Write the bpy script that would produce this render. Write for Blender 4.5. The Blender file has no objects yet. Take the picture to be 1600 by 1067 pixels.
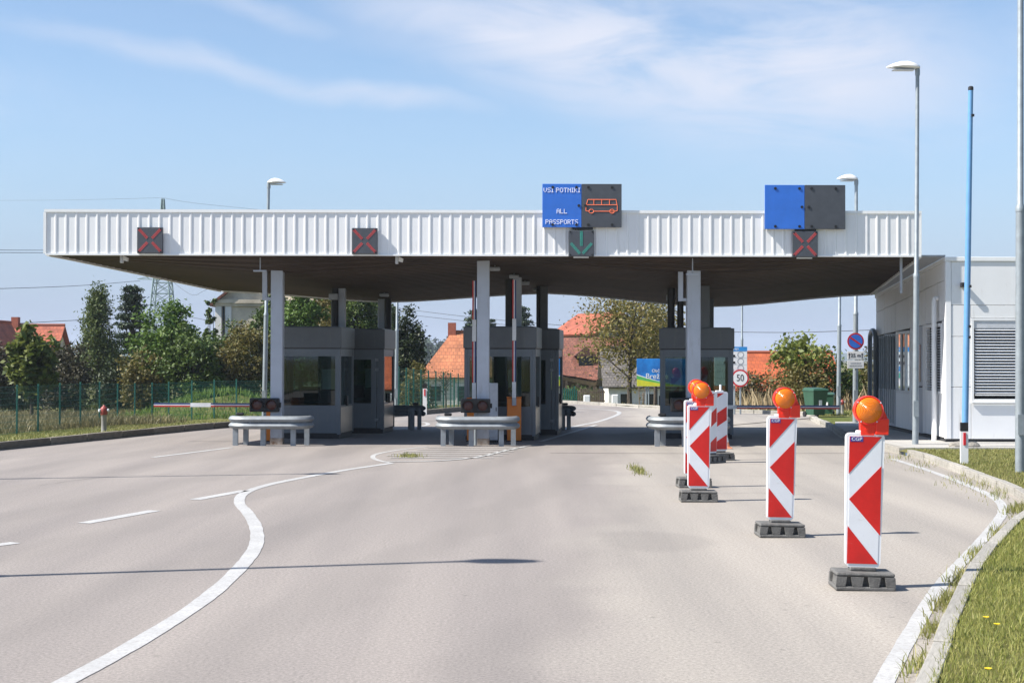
import bpy, bmesh, math, random
import numpy as np
from mathutils import Vector, Matrix
random.seed(7)
RNG = np.random.default_rng(11)
R = math.radians
S = bpy.context.scene
COL = S.collection

# ------------------------------------------------------------------ camera
FPX, HOR, CAMH = 2300.0, 560.0, 1.75      # focal length and horizon row in photo pixels (1600 wide)
cam = bpy.data.cameras.new('camera')
cam.sensor_width = 36.0
cam.lens = FPX / 1600 * 36
cam.clip_start = 0.1
cam.clip_end = 20000
camo = bpy.data.objects.new('camera', cam)
COL.objects.link(camo)
camo.location = (0, 0, CAMH)
camo.rotation_euler = (R(90) + math.atan((HOR - 533.5) / FPX), R(-0.12), 0)
S.camera = camo

# ------------------------------------------------------------------ light
SUN_EL, SUN_BACK = 46.0, 14.0             # elevation; degrees behind the camera's left
SUN_STRENGTH, SKY_STRENGTH, EXPOSURE = 4.7, 0.09, 0.94
az = R(SUN_BACK)
sdir = Vector((-math.cos(az) * math.cos(R(SUN_EL)), -math.sin(az) * math.cos(R(SUN_EL)), math.sin(R(SUN_EL))))
sl = bpy.data.lights.new('sun', 'SUN')
sl.energy = SUN_STRENGTH
sl.angle = R(0.53)
sl.color = (1.0, 0.95, 0.88)
so = bpy.data.objects.new('sun', sl)
COL.objects.link(so)
so.rotation_euler = (-sdir).to_track_quat('-Z', 'Y').to_euler()
so.location = (-30, -10, 40)

W = bpy.data.worlds.new('World')
S.world = W
W.use_nodes = True
nt = W.node_tree
nt.nodes.clear()
def nn(t, typ, **kw):
    n = t.nodes.new(typ)
    for k, v in kw.items():
        setattr(n, k, v)
    return n
out = nn(nt, 'ShaderNodeOutputWorld')
bg = nn(nt, 'ShaderNodeBackground')
sky = nn(nt, 'ShaderNodeTexSky', sky_type='NISHITA', sun_disc=False)
sky.sun_elevation = R(SUN_EL)
sky.sun_rotation = math.atan2(sdir.x, sdir.y)
sky.air_density, sky.dust_density, sky.ozone_density = 1.0, 0.6, 1.6
bg.inputs['Strength'].default_value = SKY_STRENGTH
tc = nn(nt, 'ShaderNodeTexCoord')
# thin cirrus: streaky noise, gathered where the photograph shows banks of it and scattered elsewhere
L = nt.links.new
def mnode(op, a=None, b=None):
    n = nn(nt, 'ShaderNodeMath', operation=op)
    for i, v in enumerate((a, b)):
        if v is None: continue
        if isinstance(v, (int, float)): n.inputs[i].default_value = v
        else: L(v, n.inputs[i])
    return n.outputs[0]
mp = nn(nt, 'ShaderNodeMapping')
mp.inputs['Rotation'].default_value = (0, R(11), 0)
mp.inputs['Scale'].default_value = (4.5, 4.5, 17.0)
n1 = nn(nt, 'ShaderNodeTexNoise')
n1.inputs['Scale'].default_value = 1.5
n1.inputs['Detail'].default_value = 10
n1.inputs['Roughness'].default_value = 0.58
n1.inputs['Distortion'].default_value = 0.9
L(tc.outputs['Generated'], mp.inputs['Vector']); L(mp.outputs[0], n1.inputs['Vector'])
r1 = nn(nt, 'ShaderNodeMapRange'); r1.interpolation_type = 'SMOOTHSTEP'
r1.inputs['From Min'].default_value = 0.22; r1.inputs['From Max'].default_value = 0.66
L(n1.outputs['Fac'], r1.inputs['Value'])
wrp = nn(nt, 'ShaderNodeTexNoise'); wrp.inputs['Scale'].default_value = 9.0; wrp.inputs['Detail'].default_value = 3
L(tc.outputs['Generated'], wrp.inputs['Vector'])
wsc = nn(nt, 'ShaderNodeVectorMath', operation='MULTIPLY_ADD')
wsc.inputs[1].default_value = (0.06, 0.06, 0.04); wsc.inputs[2].default_value = (-0.03, -0.03, -0.02)
L(wrp.outputs['Color'], wsc.inputs[0])
wadd = nn(nt, 'ShaderNodeVectorMath', operation='ADD')
L(tc.outputs['Generated'], wadd.inputs[0]); L(wsc.outputs[0], wadd.inputs[1])
total = None
for (px, py, ha, hb, slope, amp) in ((330, 106, 320, 24, 0.15, 0.45), (600, 150, 180, 20, 0.10, 0.5), (770, 35, 230, 55, 0.20, 0.95), (960, 80, 380, 105, 0.22, 1.0),
                                     (1230, 105, 330, 135, 0.05, 1.0), (410, 18, 150, 18, 0.12, 0.35), (1280, 190, 120, 60, -0.3, 0.5), (-600, 60, 500, 60, 0.1, 0.7), (2200, 40, 500, 90, 0.1, 0.7)):
    d = Vector((px - 800, FPX, HOR - py)).normalized()
    mb_ = nn(nt, 'ShaderNodeMapping', vector_type='TEXTURE')
    mb_.inputs['Location'].default_value = d
    mb_.inputs['Rotation'].default_value = (0, math.atan(slope), 0)
    mb_.inputs['Scale'].default_value = (ha / FPX, 0.4, hb / FPX)
    L(wadd.outputs[0], mb_.inputs['Vector'])
    ln = nn(nt, 'ShaderNodeVectorMath', operation='LENGTH'); L(mb_.outputs[0], ln.inputs[0])
    mr = nn(nt, 'ShaderNodeMapRange'); mr.interpolation_type = 'SMOOTHSTEP'
    mr.inputs['From Min'].default_value = 1.35; mr.inputs['From Max'].default_value = 0.0
    mr.inputs['To Min'].default_value = 0.0; mr.inputs['To Max'].default_value = amp
    L(ln.outputs['Value'], mr.inputs['Value'])
    total = mr.outputs[0] if total is None else mnode('MAXIMUM', total, mr.outputs[0])
mul2 = nn(nt, 'ShaderNodeMath', operation='MULTIPLY')
L(mnode('ADD', total, 0.05), mul2.inputs[0]); L(r1.outputs[0], mul2.inputs[1])
mix = nn(nt, 'ShaderNodeMix', data_type='RGBA')
mix.inputs['B'].default_value = (4.6, 4.85, 5.6, 1)
L(mul2.outputs[0], mix.inputs['Factor'])
# bluish summer haze low over the horizon, all the way round
sxyz = nn(nt, 'ShaderNodeSeparateXYZ')
hz_ = nn(nt, 'ShaderNodeMapRange'); hz_.interpolation_type = 'SMOOTHERSTEP'
hz_.inputs['From Min'].default_value = -0.06; hz_.inputs['From Max'].default_value = 0.22
hz_.inputs['To Min'].default_value = 1.0; hz_.inputs['To Max'].default_value = 0.0
hmix = nn(nt, 'ShaderNodeMix', data_type='RGBA')
hmix.inputs['B'].default_value = (2.02, 2.62, 3.98, 1)
L(tc.outputs['Generated'], sxyz.inputs[0]); L(sxyz.outputs['Z'], hz_.inputs['Value']); L(hz_.outputs[0], hmix.inputs['Factor'])
tint = nn(nt, 'ShaderNodeMix', data_type='RGBA', blend_type='MULTIPLY'); tint.inputs['Factor'].default_value = 1
tint.inputs['B'].default_value = (0.87, 0.93, 1.0, 1)
L(sky.outputs[0], tint.inputs['A']); L(tint.outputs['Result'], hmix.inputs['A']); L(hmix.outputs['Result'], mix.inputs['A'])
L(mix.outputs['Result'], bg.inputs['Color']); L(bg.outputs[0], out.inputs['Surface'])

S.view_settings.view_transform = 'Standard'
S.view_settings.look = 'None'
S.view_settings.exposure = EXPOSURE
S.view_settings.gamma = 1.0
S.view_settings.use_curve_mapping = False
S.cycles.use_denoising = True
S.cycles.max_bounces = 8
S.cycles.transparent_max_bounces = 16

# ------------------------------------------------------------------ pixel helpers
def at(px, py, D):
    """the point seen at a photo pixel, D metres away"""
    return Vector(((px - 800) / FPX * D, D, CAMH + (HOR - py) / FPX * D))
def G(px, py, z=0.0):
    """the point of the level ground at height z seen at a photo pixel"""
    D = FPX * (CAMH - z) / (py - HOR)
    return Vector(((px - 800) / FPX * D, D, z))

# ------------------------------------------------------------------ materials
MATS = {}
def mat(name, col, rough=0.6, metal=0.0, var=0.12, scale=6.0, bump=0.0, bscale=40.0, spec=0.5, col2=None, emit=0.0, coat=0.0, detail=6, dirt=None):
    if name in MATS:
        return MATS[name]
    m = bpy.data.materials.new(name)
    m.use_nodes = True
    t = m.node_tree
    p = t.nodes['Principled BSDF']
    p.inputs['Roughness'].default_value = rough
    p.inputs['Metallic'].default_value = metal
    p.inputs['Specular IOR Level'].default_value = spec
    if coat:
        p.inputs['Coat Weight'].default_value = coat
    c = Vector(col)
    co = nn(t, 'ShaderNodeTexCoord')
    nz = nn(t, 'ShaderNodeTexNoise')
    nz.inputs['Scale'].default_value = scale
    nz.inputs['Detail'].default_value = detail
    nz.inputs['Roughness'].default_value = 0.62
    t.links.new(co.outputs['Object'], nz.inputs['Vector'])
    rp = nn(t, 'ShaderNodeValToRGB')
    rp.color_ramp.elements[0].position = 0.3
    rp.color_ramp.elements[1].position = 0.7
    a = c * (1 - var)
    b = Vector(col2) if col2 else c * (1 + var)
    rp.color_ramp.elements[0].color = (*a, 1)
    rp.color_ramp.elements[1].color = (*b, 1)
    t.links.new(nz.outputs['Fac'], rp.inputs[0])
    t.links.new(rp.outputs[0], p.inputs['Base Color'])
    if dirt:                                        # (colour, amount, noise scale xyz, threshold): streaks, scuffs and grime
        dc, da, ds, dt = dirt
        mpd = nn(t, 'ShaderNodeMapping'); mpd.inputs['Scale'].default_value = ds
        nd = nn(t, 'ShaderNodeTexNoise'); nd.inputs['Scale'].default_value = 1.0; nd.inputs['Detail'].default_value = 8; nd.inputs['Roughness'].default_value = 0.7
        t.links.new(co.outputs['Object'], mpd.inputs[0]); t.links.new(mpd.outputs[0], nd.inputs['Vector'])
        md = nn(t, 'ShaderNodeMapRange'); md.interpolation_type = 'SMOOTHSTEP'
        md.inputs['From Min'].default_value = dt; md.inputs['From Max'].default_value = dt + 0.16; md.inputs['To Max'].default_value = da
        t.links.new(nd.outputs['Fac'], md.inputs['Value'])
        mxd = nn(t, 'ShaderNodeMix', data_type='RGBA'); mxd.inputs['B'].default_value = (*dc, 1)
        t.links.new(md.outputs[0], mxd.inputs['Factor']); t.links.new(rp.outputs[0], mxd.inputs['A'])
        t.links.new(mxd.outputs['Result'], p.inputs['Base Color'])
    if emit:
        p.inputs['Emission Color'].default_value = (*col, 1)
        p.inputs['Emission Strength'].default_value = emit
    if bump:
        nb = nn(t, 'ShaderNodeTexNoise')
        nb.inputs['Scale'].default_value = bscale
        nb.inputs['Detail'].default_value = 4
        t.links.new(co.outputs['Object'], nb.inputs['Vector'])
        bp = nn(t, 'ShaderNodeBump')
        bp.inputs['Strength'].default_value = bump
        bp.inputs['Distance'].default_value = 0.02
        t.links.new(nb.outputs['Fac'], bp.inputs['Height'])
        t.links.new(bp.outputs[0], p.inputs['Normal'])
    MATS[name] = m
    return m

def leaf_mat(name, c1, c2, trans=0.25):
    if name in MATS:
        return MATS[name]
    m = bpy.data.materials.new(name)
    m.use_nodes = True
    t = m.node_tree
    p = t.nodes['Principled BSDF']
    p.inputs['Roughness'].default_value = 0.55
    p.inputs['Specular IOR Level'].default_value = 0.35
    g = nn(t, 'ShaderNodeNewGeometry')
    rp = nn(t, 'ShaderNodeValToRGB')
    rp.color_ramp.elements[0].color = (*c1, 1)
    rp.color_ramp.elements[1].color = (*c2, 1)
    t.links.new(g.outputs['Random Per Island'], rp.inputs[0])
    t.links.new(rp.outputs[0], p.inputs['Base Color'])
    tl = nn(t, 'ShaderNodeBsdfTranslucent')
    t.links.new(rp.outputs[0], tl.inputs['Color'])
    mx = nn(t, 'ShaderNodeMixShader')
    mx.inputs[0].default_value = trans
    o = t.nodes['Material Output']
    t.links.new(p.outputs[0], mx.inputs[1]); t.links.new(tl.outputs[0], mx.inputs[2]); t.links.new(mx.outputs[0], o.inputs['Surface'])
    MATS[name] = m
    return m

def tile_mat(name, c1, c2, mortar, sx, sy, rough=0.8):
    """roof tiles too far away to tell apart: rows and columns in the roof's own UV plane"""
    m = bpy.data.materials.new(name)
    m.use_nodes = True
    t = m.node_tree
    p = t.nodes['Principled BSDF']
    p.inputs['Roughness'].default_value = rough
    uv = nn(t, 'ShaderNodeUVMap')
    br = nn(t, 'ShaderNodeTexBrick')
    br.inputs['Color1'].default_value = (*c1, 1)
    br.inputs['Color2'].default_value = (*c2, 1)
    br.inputs['Mortar'].default_value = (*mortar, 1)
    br.inputs['Scale'].default_value = 1.0
    br.inputs['Mortar Size'].default_value = 0.018
    br.inputs['Brick Width'].default_value = sx
    br.inputs['Row Height'].default_value = sy
    nz = nn(t, 'ShaderNodeTexNoise')
    nz.inputs['Scale'].default_value = 0.8
    nz.inputs['Detail'].default_value = 6
    mx = nn(t, 'ShaderNodeMix', data_type='RGBA', blend_type='MULTIPLY')
    rp = nn(t, 'ShaderNodeValToRGB')
    rp.color_ramp.elements[0].color = (0.5, 0.5, 0.5, 1)
    rp.color_ramp.elements[0].position = 0.3
    rp.color_ramp.elements[1].color = (1.15, 1.1, 1.05, 1)
    rp.color_ramp.elements[1].position = 0.65
    mx.inputs['Factor'].default_value = 0.8
    t.links.new(uv.outputs[0], br.inputs['Vector']); t.links.new(uv.outputs[0], nz.inputs['Vector'])
    t.links.new(nz.outputs['Fac'], rp.inputs[0])
    t.links.new(br.outputs['Color'], mx.inputs['A']); t.links.new(rp.outputs[0], mx.inputs['B'])
    t.links.new(mx.outputs['Result'], p.inputs['Base Color'])
    bp = nn(t, 'ShaderNodeBump')
    bp.inputs['Strength'].default_value = 0.8
    bp.inputs['Distance'].default_value = 0.05
    t.links.new(br.outputs['Fac'], bp.inputs['Height'])
    bp.invert = True
    t.links.new(bp.outputs[0], p.inputs['Normal'])
    MATS[name] = m
    return m

def glass_mat(name, tint=0.3, col=(0.75, 0.95, 0.9)):
    m = bpy.data.materials.new(name)
    m.use_nodes = True
    t = m.node_tree
    t.nodes.remove(t.nodes['Principled BSDF'])
    tr = nn(t, 'ShaderNodeBsdfTransparent')
    tr.inputs['Color'].default_value = (col[0] * tint, col[1] * tint, col[2] * tint, 1)
    gl = nn(t, 'ShaderNodeBsdfGlossy')
    gl.inputs['Roughness'].default_value = 0.015
    gl.inputs['Color'].default_value = (0.9, 0.95, 0.95, 1)
    fr = nn(t, 'ShaderNodeFresnel')
    fr.inputs['IOR'].default_value = 1.6
    mx = nn(t, 'ShaderNodeMixShader')
    t.links.new(fr.outputs[0], mx.inputs[0]); t.links.new(tr.outputs[0], mx.inputs[1]); t.links.new(gl.outputs[0], mx.inputs[2])
    t.links.new(mx.outputs[0], t.nodes['Material Output'].inputs['Surface'])
    MATS[name] = m
    return m

M = MATS
mat('white_sheet', (0.83, 0.835, 0.83), 0.42, var=0.035, scale=1.2, col2=(0.86, 0.86, 0.855), dirt=((0.50, 0.49, 0.46), 0.4, (9, 9, 0.9), 0.56))
mat('white_trim', (0.82, 0.83, 0.82), 0.4, var=0.03)
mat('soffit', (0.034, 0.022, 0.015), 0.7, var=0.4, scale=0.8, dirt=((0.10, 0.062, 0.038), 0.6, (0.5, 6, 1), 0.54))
mat('roof_sheet', (0.45, 0.46, 0.46), 0.6)
mat('column_paint', (0.40, 0.43, 0.48), 0.45, var=0.07, scale=2, dirt=((0.24, 0.23, 0.21), 0.4, (9, 9, 1.5), 0.55))
mat('dark_paint', (0.02, 0.02, 0.022), 0.5)
mat('booth_paint', (0.135, 0.155, 0.172), 0.36, var=0.08, scale=3, dirt=((0.22, 0.21, 0.19), 0.35, (7, 7, 1.2), 0.55))
mat('booth_band', (0.105, 0.113, 0.12), 0.42, var=0.08, scale=3, dirt=((0.2, 0.19, 0.17), 0.35, (8, 8, 1.0), 0.55))
mat('stainless', (0.55, 0.52, 0.47), 0.3, metal=0.9, var=0.08)
mat('galv', (0.265, 0.288, 0.305), 0.55, metal=0.35, var=0.2, scale=5, dirt=((0.22, 0.21, 0.19), 0.5, (6, 6, 9), 0.55))
mat('galv_pole', (0.28, 0.315, 0.335), 0.5, metal=0.3, var=0.14, scale=9)
mat('pole_white', (0.62, 0.63, 0.62), 0.55, var=0.06)
mat('blue_pole', (0.13, 0.30, 0.53), 0.4, var=0.08)
mat('sign_blue', (0.035, 0.16, 0.60), 0.4, var=0.07, scale=4)
mat('sign_grey', (0.065, 0.072, 0.085), 0.5, var=0.12, scale=5)
mat('black', (0.012, 0.012, 0.013), 0.5)
mat('led_red', (0.85, 0.07, 0.06), 0.5, emit=0.12)
mat('led_orange', (0.95, 0.20, 0.08), 0.5, emit=0.12)
mat('led_white', (0.7, 0.72, 0.8), 0.5, emit=0.2)
mat('led_green', (0.05, 0.55, 0.42), 0.5, emit=0.1)
mat('beacon_white', (0.78, 0.79, 0.80), 0.42, var=0.05, scale=3, dirt=((0.36, 0.34, 0.31), 0.5, (16, 16, 5), 0.58))
mat('beacon_face', (0.70, 0.72, 0.75), 0.34, var=0.05, scale=5, dirt=((0.42, 0.41, 0.40), 0.45, (13, 13, 30), 0.60))
mat('beacon_red', (0.56, 0.011, 0.008), 0.42, var=0.14, scale=6, dirt=((0.42, 0.20, 0.18), 0.4, (14, 14, 34), 0.60))
mat('lamp_red', (0.85, 0.035, 0.015), 0.3, var=0.06)
mat('rubber', (0.125, 0.122, 0.115), 0.85, var=0.3, scale=18, bump=0.5, bscale=90)
mat('sticker_blue', (0.05, 0.05, 0.28), 0.4)
mat('orange_cabinet', (0.72, 0.20, 0.02), 0.45, var=0.06)
mat('signal_black', (0.012, 0.012, 0.013), 0.45)
mat('signal_lens', (0.075, 0.018, 0.014), 0.25)
mat('green_fence', (0.012, 0.11, 0.085), 0.5, var=0.1)
mat('kerb_stone', (0.36, 0.34, 0.30), 0.88, var=0.25, scale=7, bump=0.5, dirt=((0.15, 0.14, 0.10), 0.6, (5, 5, 5), 0.55))
mat('kerb_stone_dark', (0.17, 0.15, 0.12), 0.9, var=0.35, scale=6, bump=0.3)
mat('hydrant_red', (0.27, 0.045, 0.035), 0.5, var=0.2)
mat('hydrant_grey', (0.28, 0.27, 0.25), 0.6, var=0.15)
mat('wall_panel', (0.82, 0.825, 0.825), 0.5, var=0.03, scale=1.5, dirt=((0.52, 0.50, 0.46), 0.5, (6, 6, 0.7), 0.55))
mat('plinth', (0.35, 0.35, 0.34), 0.8)
mat('slat', (0.72, 0.73, 0.74), 0.35, var=0.04)
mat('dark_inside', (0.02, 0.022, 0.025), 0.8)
mat('bark', (0.07, 0.055, 0.042), 0.9, var=0.35, scale=8, bump=0.5)
mat('bark_pale', (0.30, 0.28, 0.25), 0.85, var=0.4, scale=5)
mat('wood_old', (0.16, 0.12, 0.085), 0.85, var=0.35, scale=5)
mat('plaster_white', (0.72, 0.70, 0.66), 0.85, var=0.10, scale=0.9)
mat('plaster_old', (0.56, 0.49, 0.38), 0.9, var=0.30, scale=0.9, bump=0.5, bscale=6)
mat('plaster_grey', (0.28, 0.31, 0.34), 0.9, var=0.15, scale=0.7)
mat('window_dark', (0.015, 0.017, 0.02), 0.2)
mat('bin_green', (0.028, 0.085, 0.05), 0.45, var=0.08)
mat('cone_orange', (0.75, 0.30, 0.16), 0.6, var=0.1)
mat('sign_white', (0.78, 0.78, 0.77), 0.45, var=0.03)
mat('sign_red', (0.55, 0.02, 0.03), 0.45)
mat('sign_cyan', (0.03, 0.25, 0.60), 0.45)
mat('sign_green', (0.05, 0.40, 0.28), 0.45)
mat('bb_blue', (0.01, 0.12, 0.50), 0.4, var=0.35, scale=1.2, col2=(0.02, 0.28, 0.75))
mat('bb_green', (0.10, 0.42, 0.10), 0.4)
mat('bb_yellow', (0.62, 0.60, 0.04), 0.4)
mat('wire', (0.06, 0.065, 0.075), 0.6)
mat('pylon_steel', (0.20, 0.27, 0.26), 0.6)
mat('camera_white', (0.55, 0.57, 0.60), 0.4)
mat('boom_white', (0.72, 0.72, 0.72), 0.4)
mat('boom_red', (0.50, 0.03, 0.025), 0.4)
mat('boom_blue', (0.025, 0.045, 0.16), 0.4)
mat('chimney', (0.33, 0.10, 0.06), 0.9, var=0.2)
mat('concrete', (0.40, 0.385, 0.36), 0.85, var=0.14, scale=1.6, bump=0.2, bscale=60)
mat('stone', (0.25, 0.23, 0.20), 0.9, var=0.3, scale=10, bump=0.6, bscale=20)
mat('hill_forest', (0.05, 0.085, 0.075), 0.95, var=0.3, scale=0.05)
mat('rust', (0.26, 0.15, 0.09), 0.9, var=0.4, scale=9, col2=(0.42, 0.38, 0.34))
mat('tape_grey', (0.35, 0.37, 0.40), 0.5)
glass_mat('booth_glass', 0.42, (0.72, 0.95, 0.9))
glass_mat('window_glass', 0.25, (0.8, 0.9, 0.95))
tile_mat('tiles_red', (0.44, 0.12, 0.065), (0.36, 0.095, 0.05), (0.27, 0.085, 0.05), 0.30, 0.36)
tile_mat('tiles_orange', (0.52, 0.20, 0.09), (0.42, 0.15, 0.07), (0.32, 0.125, 0.065), 0.3, 0.4)
tile_mat('tiles_brown', (0.27, 0.105, 0.065), (0.20, 0.075, 0.05), (0.10, 0.045, 0.035), 0.3, 0.34)
tile_mat('tiles_bright', (0.50, 0.115, 0.035), (0.44, 0.10, 0.035), (0.34, 0.085, 0.033), 0.3, 0.42)
tile_mat('shingle_grey', (0.17, 0.155, 0.14), (0.125, 0.115, 0.105), (0.07, 0.065, 0.06), 0.25, 0.3)

def amber_lens():
    m = mat('amber', (0.80, 0.19, 0.008), 0.16, var=0.05, spec=0.6)
    t = m.node_tree
    p = t.nodes['Principled BSDF']
    co = nn(t, 'ShaderNodeTexCoord')
    wv = nn(t, 'ShaderNodeTexWave', wave_type='RINGS', rings_direction='Y')
    wv.inputs['Scale'].default_value = 28
    bp = nn(t, 'ShaderNodeBump')
    bp.inputs['Strength'].default_value = 0.7
    bp.inputs['Distance'].default_value = 0.004
    t.links.new(co.outputs['Object'], wv.inputs['Vector']); t.links.new(wv.outputs['Fac'], bp.inputs['Height'])
    t.links.new(bp.outputs[0], p.inputs['Normal'])
    p.inputs['Subsurface Weight'].default_value = 0.0
amber_lens()

def asphalt_mat():
    m = bpy.data.materials.new('asphalt')
    m.use_nodes = True
    t = m.node_tree
    p = t.nodes['Principled BSDF']
    p.inputs['Roughness'].default_value = 0.88
    p.inputs['Specular IOR Level'].default_value = 0.25
    lk = t.links.new
    co = nn(t, 'ShaderNodeTexCoord')
    # broad tone: weathered pinkish grey on the left lanes, paler and warmer on the closed right-hand lane
    sp = nn(t, 'ShaderNodeSeparateXYZ')
    lk(co.outputs['Object'], sp.inputs[0])
    nzb = nn(t, 'ShaderNodeTexNoise'); nzb.inputs['Scale'].default_value = 0.55; nzb.inputs['Detail'].default_value = 4
    lk(co.outputs['Object'], nzb.inputs['Vector'])
    k = nn(t, 'ShaderNodeMath', operation='MULTIPLY_ADD'); k.inputs[1].default_value = -0.085; k.inputs[2].default_value = 0.35
    lk(sp.outputs['Y'], k.inputs[0])
    a1 = nn(t, 'ShaderNodeMath', operation='ADD'); lk(sp.outputs['X'], a1.inputs[0]); lk(k.outputs[0], a1.inputs[1])
    nb2 = nn(t, 'ShaderNodeMath', operation='MULTIPLY_ADD'); nb2.inputs[1].default_value = 1.6; nb2.inputs[2].default_value = -0.8
    lk(nzb.outputs['Fac'], nb2.inputs[0])
    a2 = nn(t, 'ShaderNodeMath', operation='ADD'); lk(a1.outputs[0], a2.inputs[0]); lk(nb2.outputs[0], a2.inputs[1])
    mr = nn(t, 'ShaderNodeMapRange'); mr.interpolation_type = 'SMOOTHSTEP'
    mr.inputs['From Min'].default_value = -0.45; mr.inputs['From Max'].default_value = 0.55
    lk(a2.outputs[0], mr.inputs['Value'])
    base = nn(t, 'ShaderNodeMix', data_type='RGBA')
    base.inputs['A'].default_value = (0.276, 0.250, 0.233, 1)
    base.inputs['B'].default_value = (0.334, 0.307, 0.275, 1)
    lk(mr.outputs[0], base.inputs['Factor'])
    # streaks of wear along the driving direction
    mps = nn(t, 'ShaderNodeMapping'); mps.inputs['Rotation'].default_value = (0, 0, R(14)); mps.inputs['Scale'].default_value = (0.9, 0.07, 1)
    nzs = nn(t, 'ShaderNodeTexNoise'); nzs.inputs['Scale'].default_value = 1.2; nzs.inputs['Detail'].default_value = 5
    lk(co.outputs['Object'], mps.inputs[0]); lk(mps.outputs[0], nzs.inputs['Vector'])
    rs = nn(t, 'ShaderNodeValToRGB')
    rs.color_ramp.elements[0].position = 0.3; rs.color_ramp.elements[0].color = (0.80, 0.80, 0.81, 1)
    rs.color_ramp.elements[1].position = 0.7; rs.color_ramp.elements[1].color = (1.10, 1.09, 1.07, 1)
    lk(nzs.outputs['Fac'], rs.inputs[0])
    m1 = nn(t, 'ShaderNodeMix', data_type='RGBA', blend_type='MULTIPLY'); m1.inputs['Factor'].default_value = 1
    lk(base.outputs['Result'], m1.inputs['A']); lk(rs.outputs[0], m1.inputs['B'])
    # aggregate speckle
    vo = nn(t, 'ShaderNodeTexNoise'); vo.inputs['Scale'].default_value = 42; vo.inputs['Detail'].default_value = 6; vo.inputs['Roughness'].default_value = 0.85
    lk(co.outputs['Object'], vo.inputs['Vector'])
    rv = nn(t, 'ShaderNodeValToRGB')
    rv.color_ramp.elements[0].position = 0.33; rv.color_ramp.elements[0].color = (0.58, 0.58, 0.58, 1)
    rv.color_ramp.elements[1].position = 0.67; rv.color_ramp.elements[1].color = (1.38, 1.37, 1.35, 1)
    lk(vo.outputs['Fac'], rv.inputs[0])
    m2 = nn(t, 'ShaderNodeMix', data_type='RGBA', blend_type='MULTIPLY'); m2.inputs['Factor'].default_value = 1
    lk(m1.outputs['Result'], m2.inputs['A']); lk(rv.outputs[0], m2.inputs['B'])
    # one old oil stain by the beacons
    c = G(1010, 842)
    mo = nn(t, 'ShaderNodeMapping'); mo.vector_type = 'POINT'
    mo.inputs['Location'].default_value = (-c.x / 0.6, -c.y / 0.85, 0); mo.inputs['Scale'].default_value = (1 / 0.6, 1 / 0.85, 0)
    lk(co.outputs['Object'], mo.inputs[0])
    ln = nn(t, 'ShaderNodeVectorMath', operation='LENGTH'); lk(mo.outputs[0], ln.inputs[0])
    ad = nn(t, 'ShaderNodeMath', operation='ADD'); lk(ln.outputs['Value'], ad.inputs[0]); lk(nb2.outputs[0], ad.inputs[1])
    ms = nn(t, 'ShaderNodeMapRange'); ms.interpolation_type = 'SMOOTHSTEP'
    ms.inputs['From Min'].default_value = 1.15; ms.inputs['From Max'].default_value = 0.75; ms.inputs['To Min'].default_value = 0; ms.inputs['To Max'].default_value = 0.17
    lk(ad.outputs[0], ms.inputs['Value'])
    m3 = nn(t, 'ShaderNodeMix', data_type='RGBA'); m3.inputs['B'].default_value = (0.12, 0.11, 0.105, 1)
    lk(ms.outputs[0], m3.inputs['Factor']); lk(m2.outputs['Result'], m3.inputs['A'])
    # oil drips and dark specks, and two tyre-polished tracks along each lane
    vd = nn(t, 'ShaderNodeTexVoronoi'); vd.inputs['Scale'].default_value = 2.6; vd.inputs['Randomness'].default_value = 1.0
    lk(co.outputs['Object'], vd.inputs['Vector'])
    sd = nn(t, 'ShaderNodeMapRange'); sd.interpolation_type = 'SMOOTHSTEP'
    sd.inputs['From Min'].default_value = 0.085; sd.inputs['From Max'].default_value = 0.03; sd.inputs['To Max'].default_value = 0.42
    lk(vd.outputs['Distance'], sd.inputs['Value'])
    m4 = nn(t, 'ShaderNodeMix', data_type='RGBA'); m4.inputs['B'].default_value = (0.13, 0.12, 0.11, 1)
    lk(sd.outputs[0], m4.inputs['Factor']); lk(m3.outputs['Result'], m4.inputs['A'])
    tx = nn(t, 'ShaderNodeMath', operation='MULTIPLY_ADD'); tx.inputs[1].default_value = -0.20; lk(sp.outputs['Y'], tx.inputs[0]); lk(sp.outputs['X'], tx.inputs[2])
    wob = nn(t, 'ShaderNodeMath', operation='MULTIPLY_ADD'); wob.inputs[1].default_value = 0.9; lk(nzb.outputs['Fac'], wob.inputs[0]); lk(tx.outputs[0], wob.inputs[2])
    wv = nn(t, 'ShaderNodeMath', operation='MULTIPLY'); wv.inputs[1].default_value = 2 * math.pi / 1.75; lk(wob.outputs[0], wv.inputs[0])
    sn = nn(t, 'ShaderNodeMath', operation='SINE'); lk(wv.outputs[0], sn.inputs[0])
    tk = nn(t, 'ShaderNodeMapRange'); tk.interpolation_type = 'SMOOTHSTEP'
    tk.inputs['From Min'].default_value = -0.2; tk.inputs['From Max'].default_value = 1.0; tk.inputs['To Max'].default_value = 0.20
    lk(sn.outputs[0], tk.inputs['Value'])
    inv = nn(t, 'ShaderNodeMath', operation='SUBTRACT'); inv.inputs[0].default_value = 1.0; lk(mr.outputs[0], inv.inputs[1])
    tkm = nn(t, 'ShaderNodeMath', operation='MULTIPLY'); lk(tk.outputs[0], tkm.inputs[0]); lk(inv.outputs[0], tkm.inputs[1])
    m5 = nn(t, 'ShaderNodeMix', data_type='RGBA'); m5.inputs['B'].default_value = (0.15, 0.138, 0.128, 1)
    lk(tkm.outputs[0], m5.inputs['Factor']); lk(m4.outputs['Result'], m5.inputs['A'])
    lk(m5.outputs['Result'], p.inputs['Base Color'])
    bp = nn(t, 'ShaderNodeBump'); bp.inputs['Strength'].default_value = 0.5; bp.inputs['Distance'].default_value = 0.006
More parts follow.
